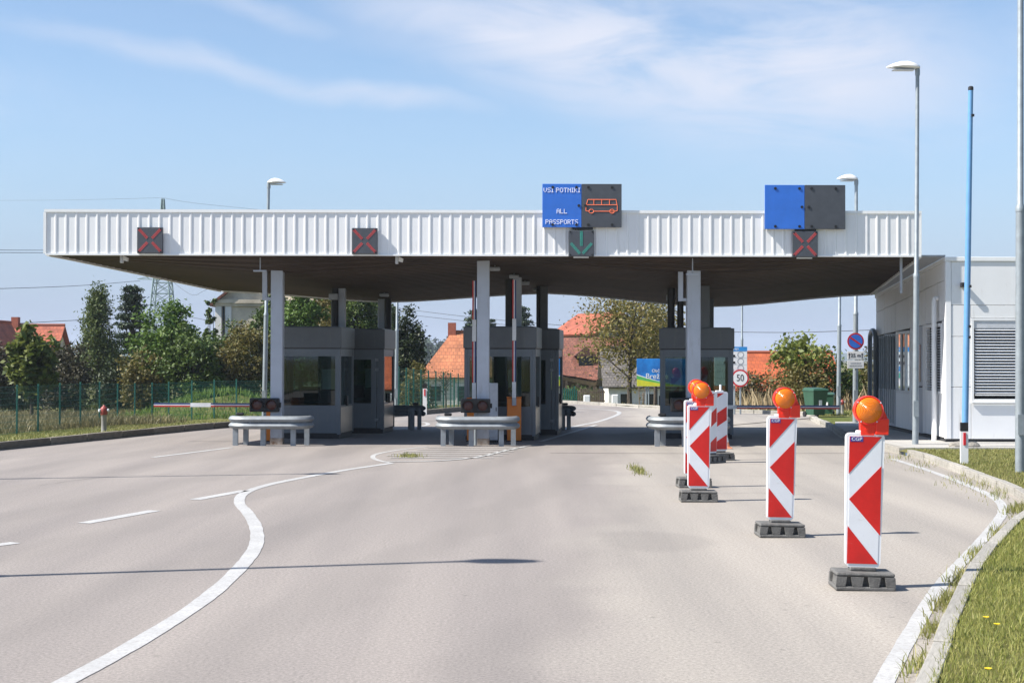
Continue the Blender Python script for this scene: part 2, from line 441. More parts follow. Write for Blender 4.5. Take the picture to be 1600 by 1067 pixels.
    lk(vo.outputs['Fac'], bp.inputs['Height']); lk(bp.outputs[0], p.inputs['Normal'])
    MATS['asphalt'] = m
asphalt_mat()

def vary(name, lo, hi):
    """multiply a material's colour by a value of its own for each object"""
    t = M[name].node_tree
    p = t.nodes['Principled BSDF']
    src = p.inputs['Base Color'].links[0].from_socket
    oi = nn(t, 'ShaderNodeObjectInfo')
    mr = nn(t, 'ShaderNodeMapRange'); mr.inputs['To Min'].default_value = lo; mr.inputs['To Max'].default_value = hi
    t.links.new(oi.outputs['Random'], mr.inputs['Value'])
    cb = nn(t, 'ShaderNodeCombineColor')
    for k in range(3): t.links.new(mr.outputs[0], cb.inputs[k])
    mx = nn(t, 'ShaderNodeMix', data_type='RGBA', blend_type='MULTIPLY'); mx.inputs['Factor'].default_value = 1
    t.links.new(src, mx.inputs['A']); t.links.new(cb.outputs[0], mx.inputs['B']); t.links.new(mx.outputs['Result'], p.inputs['Base Color'])
vary('kerb_stone', 0.8, 1.15); vary('kerb_stone_dark', 0.75, 1.25); vary('white_sheet', 0.955, 1.0); vary('wall_panel', 0.95, 1.0); vary('slat', 0.85, 1.05)

def paint_mat():
    m = mat('road_paint', (0.43, 0.43, 0.42), 0.75, var=0.14, scale=2.2)
    t = m.node_tree
    p = t.nodes['Principled BSDF']
    co = nn(t, 'ShaderNodeTexCoord')
    nz = nn(t, 'ShaderNodeTexNoise'); nz.inputs['Scale'].default_value = 30; nz.inputs['Detail'].default_value = 8; nz.inputs['Roughness'].default_value = 0.8
    t.links.new(co.outputs['Object'], nz.inputs['Vector'])
    rp = nn(t, 'ShaderNodeValToRGB')
    rp.color_ramp.elements[0].position = 0.47; rp.color_ramp.elements[1].position = 0.66
    t.links.new(nz.outputs['Fac'], rp.inputs[0])
    mx = nn(t, 'ShaderNodeMix', data_type='RGBA')
    src = p.inputs['Base Color'].links[0].from_socket
    t.links.new(rp.outputs[0], mx.inputs['Factor']); t.links.new(src, mx.inputs['A'])
    mx.inputs['B'].default_value = (0.30, 0.28, 0.265, 1)
    t.links.new(mx.outputs['Result'], p.inputs['Base Color'])
paint_mat()

def ground_mat():
    m = bpy.data.materials.new('grassland')
    m.use_nodes = True
    t = m.node_tree
    p = t.nodes['Principled BSDF']
    p.inputs['Roughness'].default_value = 0.95
    p.inputs['Specular IOR Level'].default_value = 0.1
    co = nn(t, 'ShaderNodeTexCoord')
    n1 = nn(t, 'ShaderNodeTexNoise'); n1.inputs['Scale'].default_value = 0.16; n1.inputs['Detail'].default_value = 6
    n2 = nn(t, 'ShaderNodeTexNoise'); n2.inputs['Scale'].default_value = 9; n2.inputs['Detail'].default_value = 6
    for n in (n1, n2):
        t.links.new(co.outputs['Object'], n.inputs['Vector'])
    r1 = nn(t, 'ShaderNodeValToRGB')
    e = r1.color_ramp.elements
    e[0].position = 0.36; e[0].color = (0.105, 0.125, 0.035, 1)
    e[1].position = 0.62; e[1].color = (0.155, 0.135, 0.062, 1)
    t.links.new(n1.outputs['Fac'], r1.inputs[0])
    r2 = nn(t, 'ShaderNodeValToRGB')
    r2.color_ramp.elements[0].position = 0.3; r2.color_ramp.elements[0].color = (0.55, 0.55, 0.5, 1)
    r2.color_ramp.elements[1].position = 0.7; r2.color_ramp.elements[1].color = (1.3, 1.3, 1.2, 1)
    t.links.new(n2.outputs['Fac'], r2.inputs[0])
    mx = nn(t, 'ShaderNodeMix', data_type='RGBA', blend_type='MULTIPLY'); mx.inputs['Factor'].default_value = 1
    t.links.new(r1.outputs[0], mx.inputs['A']); t.links.new(r2.outputs[0], mx.inputs['B'])
    t.links.new(mx.outputs['Result'], p.inputs['Base Color'])
    MATS['grassland'] = m
ground_mat()

# ------------------------------------------------------------------ mesh helpers
class MB:
    def __init__(self):
        self.v, self.f = [], []
    def add(self, vs, fs):
        o = len(self.v)
        self.v += [tuple(v) for v in vs]
        self.f += [tuple(i + o for i in f) for f in fs]
        return self
    def box(self, x0, x1, y0, y1, z0, z1):
        vs = [(x, y, z) for z in (z0, z1) for y in (y0, y1) for x in (x0, x1)]
        return self.add(vs, [(0, 2, 3, 1), (4, 5, 7, 6), (0, 1, 5, 4), (2, 6, 7, 3), (0, 4, 6, 2), (1, 3, 7, 5)])
    def bbox(self, x0, x1, y0, y1, z0, z1, b=0.01):
        """a box with chamfered edges all round"""
        bm = bmesh.new()
        bmesh.ops.create_cube(bm, size=1)
        bmesh.ops.scale(bm, vec=(x1 - x0, y1 - y0, z1 - z0), verts=bm.verts)
        bmesh.ops.translate(bm, vec=((x0 + x1) / 2, (y0 + y1) / 2, (z0 + z1) / 2), verts=bm.verts)
        bmesh.ops.bevel(bm, geom=bm.edges[:], offset=b, segments=2, affect='EDGES', profile=0.5)
        return self.bm(bm)
    def bm(self, bm):
        bm.verts.index_update()
        self.add([v.co for v in bm.verts], [[v.index for v in f.verts] for f in bm.faces])
        bm.free()
        return self
    def prism(self, poly, axis, a, b):
        """extrude a polygon given in the two other axes from a to b along axis ('x','y','z')"""
        def P(u, w, h):
            return {'x': (h, u, w), 'y': (u, h, w), 'z': (u, w, h)}[axis]
        n = len(poly)
        vs = [P(u, w, a) for u, w in poly] + [P(u, w, b) for u, w in poly]
        fs = [tuple(range(n))[::-1], tuple(range(n, 2 * n))] + [(i, (i + 1) % n, n + (i + 1) % n, n + i) for i in range(n)]
        return self.add(vs, fs)
    def tube(self, pts, r, n=8, cap=True):
        pts = [Vector(p) for p in pts]
        rs = r if isinstance(r, (list, tuple)) else [r] * len(pts)
        vs, fs = [], []
        prev = None
        for i, p in enumerate(pts):
            d = (pts[min(i + 1, len(pts) - 1)] - pts[max(i - 1, 0)]).normalized()
            if prev is None:
                u = d.orthogonal().normalized()
            else:
                u = (prev - d * prev.dot(d))
                u = u.normalized() if u.length > 1e-6 else d.orthogonal().normalized()
            prev = u
            w = d.cross(u)
            for k in range(n):
                a = 2 * math.pi * k / n
                vs.append(p + (u * math.cos(a) + w * math.sin(a)) * rs[i])
        for i in range(len(pts) - 1):
            for k in range(n):
                fs.append((i * n + k, i * n + (k + 1) % n, (i + 1) * n + (k + 1) % n, (i + 1) * n + k))
        if cap:
            fs.append(tuple(range(n))[::-1])
            fs.append(tuple(range((len(pts) - 1) * n, len(pts) * n)))
        return self.add(vs, fs)
    def lathe(self, prof, n=20, axis='z', c=(0, 0, 0)):
        """profile of (radius, height) turned about an axis"""
        vs, fs = [], []
        for (r, h) in prof:
            for k in range(n):
                a = 2 * math.pi * k / n
                x, y = r * math.cos(a), r * math.sin(a)
                p = {'z': (x, y, h), 'y': (x, h, y), 'x': (h, x, y)}[axis]
                vs.append((p[0] + c[0], p[1] + c[1], p[2] + c[2]))
        m = len(prof)
        for i in range(m - 1):
            for k in range(n):
                fs.append((i * n + k, i * n + (k + 1) % n, (i + 1) * n + (k + 1) % n, (i + 1) * n + k))
        fs.append(tuple(range(n))[::-1]); fs.append(tuple(range((m - 1) * n, m * n)))
        return self.add(vs, fs)
    def slab(self, quad, th):
        """a thick plate on any four (or more) corner points; th along its normal, downwards side added"""
        q = [Vector(p) for p in quad]
        nrm = (q[1] - q[0]).cross(q[-1] - q[0]).normalized()
        n = len(q)
        vs = q + [p - nrm * th for p in q]
        fs = [tuple(range(n)), tuple(range(n, 2 * n))[::-1]] + [(i, n + i, n + (i + 1) % n, (i + 1) % n) for i in range(n)]
        return self.add(vs, fs)
    def mesh(self, name, smooth=False):
        me = bpy.data.meshes.new(name)
        me.from_pydata(self.v, [], self.f)
        bm = bmesh.new(); bm.from_mesh(me)
        bmesh.ops.recalc_face_normals(bm, faces=bm.faces[:])
        bm.to_mesh(me); bm.free()
        if smooth:
            me.shade_smooth()
            try:
                me.set_sharp_from_angle(angle=R(40))
            except Exception:
                pass
        me.update()
        return me
    def build(self, name, m, parent=None, loc=None, smooth=False, world=False):
        me = self.mesh(name, smooth)
        me.materials.append(M[m] if isinstance(m, str) else m)
        return link(name, me, parent, loc, world)

def link(name, me, parent=None, loc=None, world=False):
    o = bpy.data.objects.new(name, me)
    COL.objects.link(o)
    if parent is not None:
        o.parent = parent
        if world:                                   # vertices given in world space under an unrotated thing
            p = parent
            off = Vector((0, 0, 0))
            while p is not None:
                off += p.location
                p = p.parent
            o.location = -off
    if loc is not None:
        o.location = loc
    return o
def tag(o, label, cat, group=None, kind=None):
    o['label'] = label
    if cat: o['category'] = cat
    if group: o['group'] = group
    if kind: o['kind'] = kind
    return o
def thing(name, label, cat, loc=(0, 0, 0), rotz=0.0, group=None):
    o = bpy.data.objects.new(name, None)
    COL.objects.link(o)
    o.location = loc
    o.rotation_euler = (0, 0, rotz)
    return tag(o, label, cat, group)
def struct(o):
    o['kind'] = 'structure'
    return o
def dup(root, loc, rotz, label, group=None):
    r = root.copy(); COL.objects.link(r)
    r.location = loc; r.rotation_euler = (0, 0, rotz); r['label'] = label
    if group: r['group'] = group
    for ch in list(root.children):
        c = ch.copy(); COL.objects.link(c); c.parent = r
        for g in list(ch.children):
            d = g.copy(); COL.objects.link(d); d.parent = c
    return r
def text(name, s, size, m, parent, loc, rot=(R(90), 0, 0), ext=0.002, sx=1.0, align='CENTER'):
    cu = bpy.data.curves.new(name, 'FONT')
    cu.body = s; cu.size = size; cu.extrude = ext
    cu.align_x = align; cu.align_y = 'CENTER'
    to = bpy.data.objects.new('text_source', cu)
    COL.objects.link(to)
    bpy.context.view_layer.update()
    me = bpy.data.meshes.new_from_object(to.evaluated_get(bpy.context.evaluated_depsgraph_get()))
    bpy.data.objects.remove(to)
    me.materials.clear(); me.materials.append(M[m]); me.name = name
    o = link(name, me, parent, loc)
    o.rotation_euler = rot
    o.scale = (sx, 1, 1)
    return o
def catmull(pts, step):
    pts = [Vector(p) for p in pts]
    res = []
    for i in range(len(pts) - 1):
        p0, p1, p2, p3 = pts[max(i - 1, 0)], pts[i], pts[i + 1], pts[min(i + 2, len(pts) - 1)]
        n = max(1, int((p2 - p1).length / step))
        for k in range(n):
            t = k / n
            res.append(0.5 * ((2 * p1) + (-p0 + p2) * t + (2 * p0 - 5 * p1 + 4 * p2 - p3) * t * t + (-p0 + 3 * p1 - 3 * p2 + p3) * t ** 3))
    res.append(pts[-1])
    return res
def ribbon(pts, w, z=0.004):
    mb = MB()
    vs = []
    ws = w if isinstance(w, list) else [w] * len(pts)
    for i, p in enumerate(pts):
        d = (pts[min(i + 1, len(pts) - 1)] - pts[max(i - 1, 0)])
        d.z = 0; d.normalize()
        nrm = Vector((-d.y, d.x, 0))
        vs += [(p.x + nrm.x * ws[i] / 2, p.y + nrm.y * ws[i] / 2, z), (p.x - nrm.x * ws[i] / 2, p.y - nrm.y * ws[i] / 2, z)]
    mb.add(vs, [(2 * i, 2 * i + 1, 2 * i + 3, 2 * i + 2) for i in range(len(pts) - 1)])
    return mb


# ================================================================== GROUND, ROAD, KERBS
CX, CY = 0.0, 30.0
KERB_RIGHT = [(-4.2, -8), (-2.2, -4), (-0.7, 0.0), (0.75, 4.0), (2.21, 7.94), (2.81, 9.58), (3.5, 11.4), (4.25, 13.2), (5.15, 15.2), (5.75, 16.4),
              (6.2, 17.65), (6.55, 19.6), (6.78, 21.8), (7.0, 24.0), (7.17, 26.0), (7.15, 27.2)]
PLAZA_EDGE = [(7.15, 27.2), (7.2, 31.7), (7.9, 36.6), (8.75, 43.3), (9.7, 44.7)]
FAR_EDGE = [(9.7, 44.7), (7.2, 48.0), (4.5, 52.3), (3.0, 55.8), (1.75, 57.7)]
LEFT_EDGE = [(1.75, 57.7), (1.2, 56.0), (0.0, 52.0), (-1.69, 48.5), (-3.04, 45.0), (-4.9, 41.2), (-7.1, 37.0), (-8.5, 32.2), (-9.66, 27.8), (-11.6, 20.5),
             (-13.6, 13.0), (-17.2, 0.0), (-20.5, -12.0), (-12, -14), (-4.2, -8)]
V3 = lambda l: [Vector((x, y, 0)) for x, y in l]
kr = catmull(V3(KERB_RIGHT), 0.5)
pe = catmull(V3(PLAZA_EDGE), 0.8)
fe = catmull(V3(FAR_EDGE), 0.7)
le = catmull(V3(LEFT_EDGE[:13]), 0.7)
le_close = V3(LEFT_EDGE[12:])
EDGE = kr[:-1] + pe[:-1] + fe[:-1] + le[:-1] + le_close[:-1]
ea = np.array([math.atan2(p.x - CX, p.y - CY) for p in EDGE])
er = np.array([math.hypot(p.x - CX, p.y - CY) for p in EDGE])
o_ = np.argsort(ea)
ea_s, er_s = ea[o_], er[o_]
ea_w = np.concatenate([ea_s - 2 * math.pi, ea_s, ea_s + 2 * math.pi]); er_w = np.tile(er_s, 3)
def ground_h(x, y):
    """terrain height outside the road (numpy arrays or floats)"""
    x = np.asarray(x, float); y = np.asarray(y, float)
    a = np.arctan2(x - CX, y - CY)
    d = np.maximum(np.hypot(x - CX, y - CY) - np.interp(a, ea_w, er_w), 0)
    hl = 0.09 - 0.068 * np.minimum(d, 12.5) - 0.02 * np.clip(d - 12.5, 0, 75)
    deg = np.degrees(a)
    wr = np.clip((deg - 20) / 16, 0, 1); wr = wr * wr * (3 - 2 * wr)
    h = hl * (1 - wr) + 0.09 * wr
    h = h + 1.3 * np.exp(-(((x + 13.3) / 2.9) ** 2 + ((y - 68) / 3.4) ** 2))      # grassy bank beyond the fence
    h = h + 0.05 * np.sin(x * 0.7) * np.cos(y * 0.45) * np.clip((d - 3) / 10, 0, 1)
    return h
def kerb_d(x, y):
    a = math.atan2(x - CX, y - CY)
    return math.hypot(x - CX, y - CY) - float(np.interp(a, ea_w, er_w))
def hit(px, py, D0=20.0, D1=400.0):
    """where the ray through a photo pixel meets the terrain"""
    D = D0
    while D < D1:
        p = at(px, py, D)
        if p.z <= float(ground_h(p.x, p.y)):
            return p
        D += 0.1
    return at(px, py, D1)

rings = [0.0, 0.14, 0.5, 1, 1.7, 2.5, 3.5, 4.8, 6.2, 7.8, 9.5, 11.3, 13.2, 15.2, 17.4, 20, 23, 26, 29.5, 33, 37, 42, 48, 56, 66, 80, 100, 130, 180, 260, 400, 700, 1300, 2500, 4000]
N = len(EDGE)
gv, gf = [], []
for d in rings:
    for i, p in enumerate(EDGE):
        dr = Vector((p.x - CX, p.y - CY, 0)).normalized()
        q = p + dr * d
        z = float(ground_h(q.x, q.y)) if d > 0.01 else 0.06
        if d > 150: z = min(z, -2.0) if q.y > 60 else z
        gv.append((q.x, q.y, z))
for r in range(len(rings) - 1):
    for i in range(N):
        j = (i + 1) % N
        gf.append((r * N + i, r * N + j, (r + 1) * N + j, (r + 1) * N + i))
g = MB().add(gv, gf).build('ground', 'grassland', smooth=True)
struct(g); g['label'] = 'grass verge and meadow around the road'
# road sheet
rv = [(CX, CY, 0)] + [(p.x, p.y, 0) for p in EDGE]
rd = MB().add(rv, [(0, 1 + i, 1 + (i + 1) % N) for i in range(N)]).build('road', 'asphalt')
struct(rd); rd['label'] = 'pale weathered asphalt road widening before the crossing'

# kerbs: one stone after another
def kerb(name, pts, m, w, h, length, out_sign, label):
    root = bpy.data.objects.new(name, None); COL.objects.link(root)
    struct(root); root['label'] = label
    acc, prev, start = 0.0, pts[0], pts[0]
    samples = [pts[0]]
    for p in pts[1:]:
        seg = (p - prev).length
        if acc + seg >= length:
            samples.append(p); acc = 0
        else:
            acc += seg
        prev = p
    base = None
    for a, b in zip(samples[:-1], samples[1:]):
        d = b - a
        L_ = d.length
        if base is None:
            mb = MB().bbox(0.008, 0.992, 0, 1, 0, 1, 0.04)
            base = mb.mesh('kerb_stone'); base.materials.append(M[m])
        o = link('kerb_stone', base, root)
        o.location = (a.x, a.y, -0.05 + random.uniform(-0.006, 0.006))
        o.rotation_euler = (0, 0, math.atan2(d.y, d.x) + random.uniform(-0.006, 0.006))
        o.scale = (L_, w * out_sign, h + 0.05)
    return root
kerb('kerb', [p for p in le if p.y > 5], 'kerb_stone_dark', 0.14, 0.15, 1.0, -1, 'dark weathered kerb between the road and the fenced meadow')
kerb('kerb', [p for p in kr if p.y > 2], 'kerb_stone', 0.105, 0.11, 0.95, -1, 'pale kerb curving round the flowering roadside verge')
kerb('kerb', [p for p in fe], 'kerb_stone', 0.13, 0.12, 1.0, -1, 'pale low kerb behind the crossing')
kerb('kerb', [p for p in pe], 'kerb_stone', 0.13, 0.125, 1.0, -1, 'straight kerb along the paved strip at the office building')

# pavement round the office building
pv = MB().prism([(7.3, 27.3), (17, 27.3), (17, 30.5), (17, 38.5), (8.45, 38.5), (8.03, 36.6), (7.33, 31.7)], 'z', 0.02, 0.118).build('pavement', 'concrete')
struct(pv); pv['label'] = 'pale concrete pavement around the office building'

# painted markings: each line a mesh of its own under one marking set
mk = bpy.data.objects.new('road_markings', None); COL.objects.link(mk); struct(mk); mk['label'] = 'white lines painted on the asphalt'
def line(pix, w, step=0.3, z=0.004, name='painted_line', m='road_paint', taper=None):
    pts = catmull([G(x, y) for x, y in pix], step / 2)
    w = [w * random.uniform(.93, 1.05) for _ in pts]
    return ribbon(pts, w, z).build(name, m, mk)
line([(20, 1110), (125, 1055), (215, 1005), (310, 945), (368, 896), (400, 855), (401, 825), (388, 802), (375, 786), (383, 771), (420, 758), (478, 746), (545, 734), (612, 724)], 0.135, 0.25)
line([(-70, 862), (26, 849)], 0.15); line([(132, 818.5), (243, 798.5)], 0.16); line([(305, 781.5), (384, 767)], 0.16)
line([(-500, 950), (-330, 912)], 0.15)
line([(240, 715.5), (300, 708), (362, 700)], 0.12)
line([(612, 724), (590, 719), (583, 714), (592, 709), (625, 703), (668, 698)], 0.09, 0.2)
line([(600, 722), (680, 720.5), (745, 714.5), (790, 704), (822, 697.5)], 0.10, 0.25, z=0.008)
for (x0, x1, y) in ((610, 772, 715.8), (604, 786, 712.2), (611, 795, 708.9), (630, 803, 705.8), (652, 808, 702.8), (668, 812, 699.9)):
    line([(x0, y), ((x0 + x1) / 2, y), (x1, y)], 0.10, 0.5, z=0.008, name='hatch_line')
line([(1350, 1120), (1388, 1050), (1424, 985), (1470, 912), (1520, 857), (1552, 820), (1566, 798), (1561, 782), (1536, 767), (1490, 748), (1440, 730), (1392, 715)], 0.115, 0.25)
line([(866, 674), (905, 664.5), (936, 658), (964, 648), (966, 643), (948, 640), (900, 637)], 0.14, 0.5)
line([(845, 690), (905, 672), (932, 664)], 0.12, 0.5, z=0.008)
line([(585, 674), (640, 669), (668, 664), (660, 660), (620, 659)], 0.12, 0.4)
jo = ribbon([G(860, 707.5), G(1130, 708), G(1390, 706.5)], 0.035, 0.0045).build('expansion_joint', 'dark_inside', mk)
def crack(pix, w, seed):
    rr = random.Random(seed)
    pts = catmull([G(x, y) for x, y in pix], 0.12)
    for p_ in pts: p_.x += rr.gauss(0, .012); p_.y += rr.gauss(0, .035)
    ribbon(pts, [w * rr.uniform(.4, 1.5) for _ in pts], 0.003).build('crack', 'dark_inside', rd)
crack([(905, 757), (1010, 759), (1060, 757)], .007, 1); crack([(1100, 741), (1230, 743), (1340, 741)], .007, 2); crack([(1110, 771), (1190, 769), (1300, 772)], .006, 3)
crack([(930, 724), (1050, 722), (1180, 724), (1350, 722)], .008, 4)
crack([(60, 760), (180, 745), (300, 742)], .007, 7)

# ================================================================== SCATTER HELPERS
def tri_mesh(name, V, F, m):
    me = bpy.data.meshes.new(name)
    V = np.asarray(V, np.float32); F = np.asarray(F, np.int32)
    me.vertices.add(len(V)); me.vertices.foreach_set('co', V.ravel())
    k = F.shape[1]
    me.loops.add(F.size); me.loops.foreach_set('vertex_index', F.ravel())
    me.polygons.add(len(F)); me.polygons.foreach_set('loop_start', np.arange(0, F.size, k, dtype=np.int32))
    me.polygons.foreach_set('loop_total', np.full(len(F), k, np.int32))
    me.update(calc_edges=True)
    me.materials.append(M[m])
    return me
def blades(name, P, h0, h1, w, m, label, cat, lean=0.5):
    P = np.asarray(P, float); n = len(P)
    h = RNG.uniform(h0, h1, n) * RNG.uniform(0.6, 1.2, n)
    a = RNG.uniform(0, 2 * np.pi, n); la = RNG.uniform(0, 2 * np.pi, n); ll = RNG.uniform(0.1, lean, n) * h
    ww = w * RNG.uniform(0.6, 1.3, n)
    dx, dy = np.cos(a) * ww / 2, np.sin(a) * ww / 2
    mid = P + np.stack([np.cos(la) * ll * 0.35, np.sin(la) * ll * 0.35, h * 0.6], 1)
    tip = P + np.stack([np.cos(la) * ll, np.sin(la) * ll, h], 1)
    e = np.stack([dx, dy, np.zeros(n)], 1)
    V = np.stack([P - e, P + e, mid + e * 0.75, mid - e * 0.75, tip], 1).reshape(-1, 3)
    b = np.arange(n)[:, None] * 5
    F = np.concatenate([b + [0, 1, 2], b + [0, 2, 3], b + [3, 2, 4]], 0)
    o = link(name, tri_mesh(name, V, F, m), None)
    o['kind'] = 'stuff'; o['label'] = label
    return o
leaf_mat('grass_green', (0.10, 0.14, 0.025), (0.21, 0.23, 0.055), 0.3)
leaf_mat('grass_mixed', (0.16, 0.19, 0.045), (0.33, 0.30, 0.11), 0.3)
leaf_mat('grass_verge', (0.18, 0.22, 0.04), (0.40, 0.37, 0.12), 0.35)
leaf_mat('grass_dry', (0.15, 0.14, 0.06), (0.29, 0.25, 0.13), 0.25)
leaf_mat('grass_lush', (0.09, 0.17, 0.025), (0.18, 0.26, 0.05), 0.35)
leaf_mat('maize_dry', (0.34, 0.25, 0.13), (0.50, 0.40, 0.25), 0.2)

def sample(n, x0, x1, y0, y1, cond):
    X = RNG.uniform(x0, x1, n * 3); Y = RNG.uniform(y0, y1, n * 3)
    a = np.arctan2(X - CX, Y - CY)
    d = np.hypot(X - CX, Y - CY) - np.interp(a, ea_w, er_w)
    k = cond(X, Y, d)
    X, Y = X[k][:n], Y[k][:n]
    return np.stack([X, Y, ground_h(X, Y) - 0.01], 1)
P = sample(95000, 0.5, 7.5, 5.5, 17.5, lambda x, y, d: (d > 0.15) & (d < 2.6) & (RNG.uniform(0, 1, len(d)) < 1.3 - 0.35 * d))
blades('verge_grass', P, 0.02, 0.075, 0.0055, 'grass_verge', 'short mixed green and straw grass beside the curved kerb', 'grass', 0.9)
P = sample(60000, 6.3, 13, 17.0, 27.2, lambda x, y, d: (d > 0.15) & (y < 27.2))
blades('lawn_grass', P, 0.025, 0.06, 0.010, 'grass_mixed', 'short lawn in front of the office building', 'grass', 0.9)
FA, FB = hit(27, 680), hit(335, 656)
fence_x = lambda y: FA.x + (FB.x - FA.x) * (y - FA.y) / (FB.y - FA.y)
P = sample(60000, -18, -4, 24, 62, lambda x, y, d: (d > 0.16) & (x > fence_x(y) - 0.3) & (x < -2.5))
blades('roadside_grass', P, 0.035, 0.09, 0.022, 'grass_mixed', 'mown grass strip between dark kerb and green fence', 'grass', 0.8)
P = sample(45000, -30, -3, 36, 74, lambda x, y, d: (d > 4.0) & (x / y > -0.42) & (x < fence_x(y) - 0.3) & (np.exp(-(((x + 13.3) / 3.4) ** 2 + ((y - 67) / 4) ** 2)) < 0.12))
blades('meadow_grass', P, 0.18, 0.5, 0.03, 'grass_dry', 'tall dry brownish meadow grass behind the green fence', 'grass', 0.9)
P = sample(16000, -22, -6, 62, 84, lambda x, y, d: (np.exp(-(((x + 13.3) / 3.4) ** 2 + ((y - 67) / 4) ** 2)) > 0.15) | (y > 74))
blades('bank_grass', P, 0.12, 0.34, 0.035, 'grass_lush', 'lush green grass on the bank below the bushes', 'grass', 0.8)
P = sample(9000, 3, 14, 43, 60, lambda x, y, d: (d > 0.15) & (d < 4))
blades('far_verge_grass', P, 0.04, 0.1, 0.02, 'grass_mixed', 'low grass behind the far kerb near the green bins', 'grass', 0.8)
P = sample(7000, 9, 20, 56, 74, lambda x, y, d: (d > 5))
blades('dry_maize', P, 0.6, 1.2, 0.07, 'maize_dry', 'strip of dry straw-coloured maize before the orange roof', 'maize', 0.35)
# weeds in the gutter between white line and kerb, and two tufts in the road
P = []
for (px, py, n, s) in ((1433, 1040, 130, .12), (1456, 985, 130, .12), (1480, 942, 260, .15), (1502, 903, 300, .17), (1530, 866, 220, .17), (1562, 832, 220, .17), (1590, 796, 350, .2), (1560, 770, 150, .35), (1530, 757, 120, .4), (1500, 748, 120, .4), (1450, 726, 100, .5), (1405, 714, 120, .4)):
    c = G(px, py)
    for _ in range(n):
        q = random.gauss(0, s * 1.6)
        P.append((c.x + random.gauss(0, s * .35) + q * .43, c.y + q, 0))
blades('gutter_weeds', P, 0.03, 0.11, 0.008, 'grass_mixed', 'weeds growing in the gutter along the curved kerb', 'weeds', 0.9)
def tuft(px, py, n, sx, sy, label):
    c = G(px, py); Q = []
    for _ in range(n):
        Q.append((random.gauss(0, sx), random.gauss(0, sy), 0.002))
    o = blades('weed_tuft', Q, 0.03, 0.10, 0.010, 'grass_mixed', label, None, 0.9)
    o.location = (c.x, c.y, 0)
    del o['kind']; o['category'] = 'weeds'
tuft(640, 714, 260, 0.13, 0.16, 'small weed tuft growing on the hatched traffic island markings')
tuft(998, 736, 300, 0.05, 0.42, 'long weed tuft in the bare asphalt before the right booth')
# three small yellow flowers
for k, (px, py) in enumerate(((1541, 972), (1557, 983), (1543, 1056))):
    c = hit(px, py + 8, 5)
    f = MB()
    f.tube([(0, 0, 0), (0.004, 0, 0.07)], 0.002, 5)
    st = thing('yellow_flower', 'small yellow dandelion flower in the verge grass', 'flower', c, random.uniform(0, 6), 'yellow flowers in the verge')
    f.build('stem', 'grass_green', st)
    h = MB()
    for q in range(12):
        a = q * math.pi / 6
        h.slab([(0.004, 0, 0.07), (0.004 + 0.016 * math.cos(a - .2), 0.016 * math.sin(a - .2), 0.078), (0.004 + 0.019 * math.cos(a), 0.019 * math.sin(a), 0.079), (0.004 + 0.016 * math.cos(a + .2), 0.016 * math.sin(a + .2), 0.078)], 0.002)
    mat('flower_yellow', (0.75, 0.55, 0.02), 0.6)
    h.build('petals', 'flower_yellow', st)

# ================================================================== CANOPY
DF_L, DF_R, ZF = 29.0, 29.0, 3.775
FL = Vector(((72 - 800) / FPX * DF_L, DF_L, 0)); FR = Vector(((1437 - 800) / FPX * DF_R, DF_R, 0))
DR = 36.7
RL = Vector(((346 - 800) / FPX * DR, DR, 0)); RR = Vector(((1359 - 800) / FPX * DR, DR, 0))
ZTOP = CAMH + (560 - 329) / FPX * DF_L
canopy = thing('canopy', 'long flat canopy with white ribbed fascia over the checkpoint lanes', 'canopy', (FL.x, FL.y, 0))
UN = [0.0, 0.257, 0.502, 0.758, 1.0]
ZC = [3.74, 3.46, 3.71, 3.47, 3.72]
ZR = [3.41, 3.15, 3.38, 3.05, 3.36]
def prof(u, Z):
    u = min(max(u, 0), 1)
    for i in range(4):
        if u <= UN[i + 1] + 1e-9:
            t = (u - UN[i]) / (UN[i + 1] - UN[i])
            t = t * t * (3 - 2 * t) * 0.6 + t * 0.4
            return Z[i] * (1 - t) + Z[i + 1] * t
def soffit_z(u, t):
    zc, zr = prof(u, ZC), prof(u, ZR)
    return ZF + (zc - ZF) * (t / 0.12) if t < 0.12 else zc + (zr - zc) * (t - 0.12) / 0.88
def cpt(u, t, z):
    p = FL.lerp(FR, u).lerp(RL.lerp(RR, u), t)
    return Vector((p.x, p.y, z))
rows = []
nrib = 30
for r in range(nrib):
    for (q, dz) in ((0.0, 0), (0.46, 0), (0.54, 0.028), (0.94, 0.028)):
        rows.append(((r + q) / nrib, dz))
rows.append((1.0, 0))
NU = 64
sv, sf = [], []
for (t, dz) in rows:
    for i in range(NU + 1):
        u = i / NU
        sv.append(cpt(u, 0.004 + t * 0.992, soffit_z(u, t) + dz + 0.012))
for r in range(len(rows) - 1):
    for i in range(NU):
        a = r * (NU + 1) + i
        sf.append((a, a + 1, a + NU + 2, a + NU + 1))
MB().add(sv, sf).build('soffit', 'soffit', canopy, world=True)
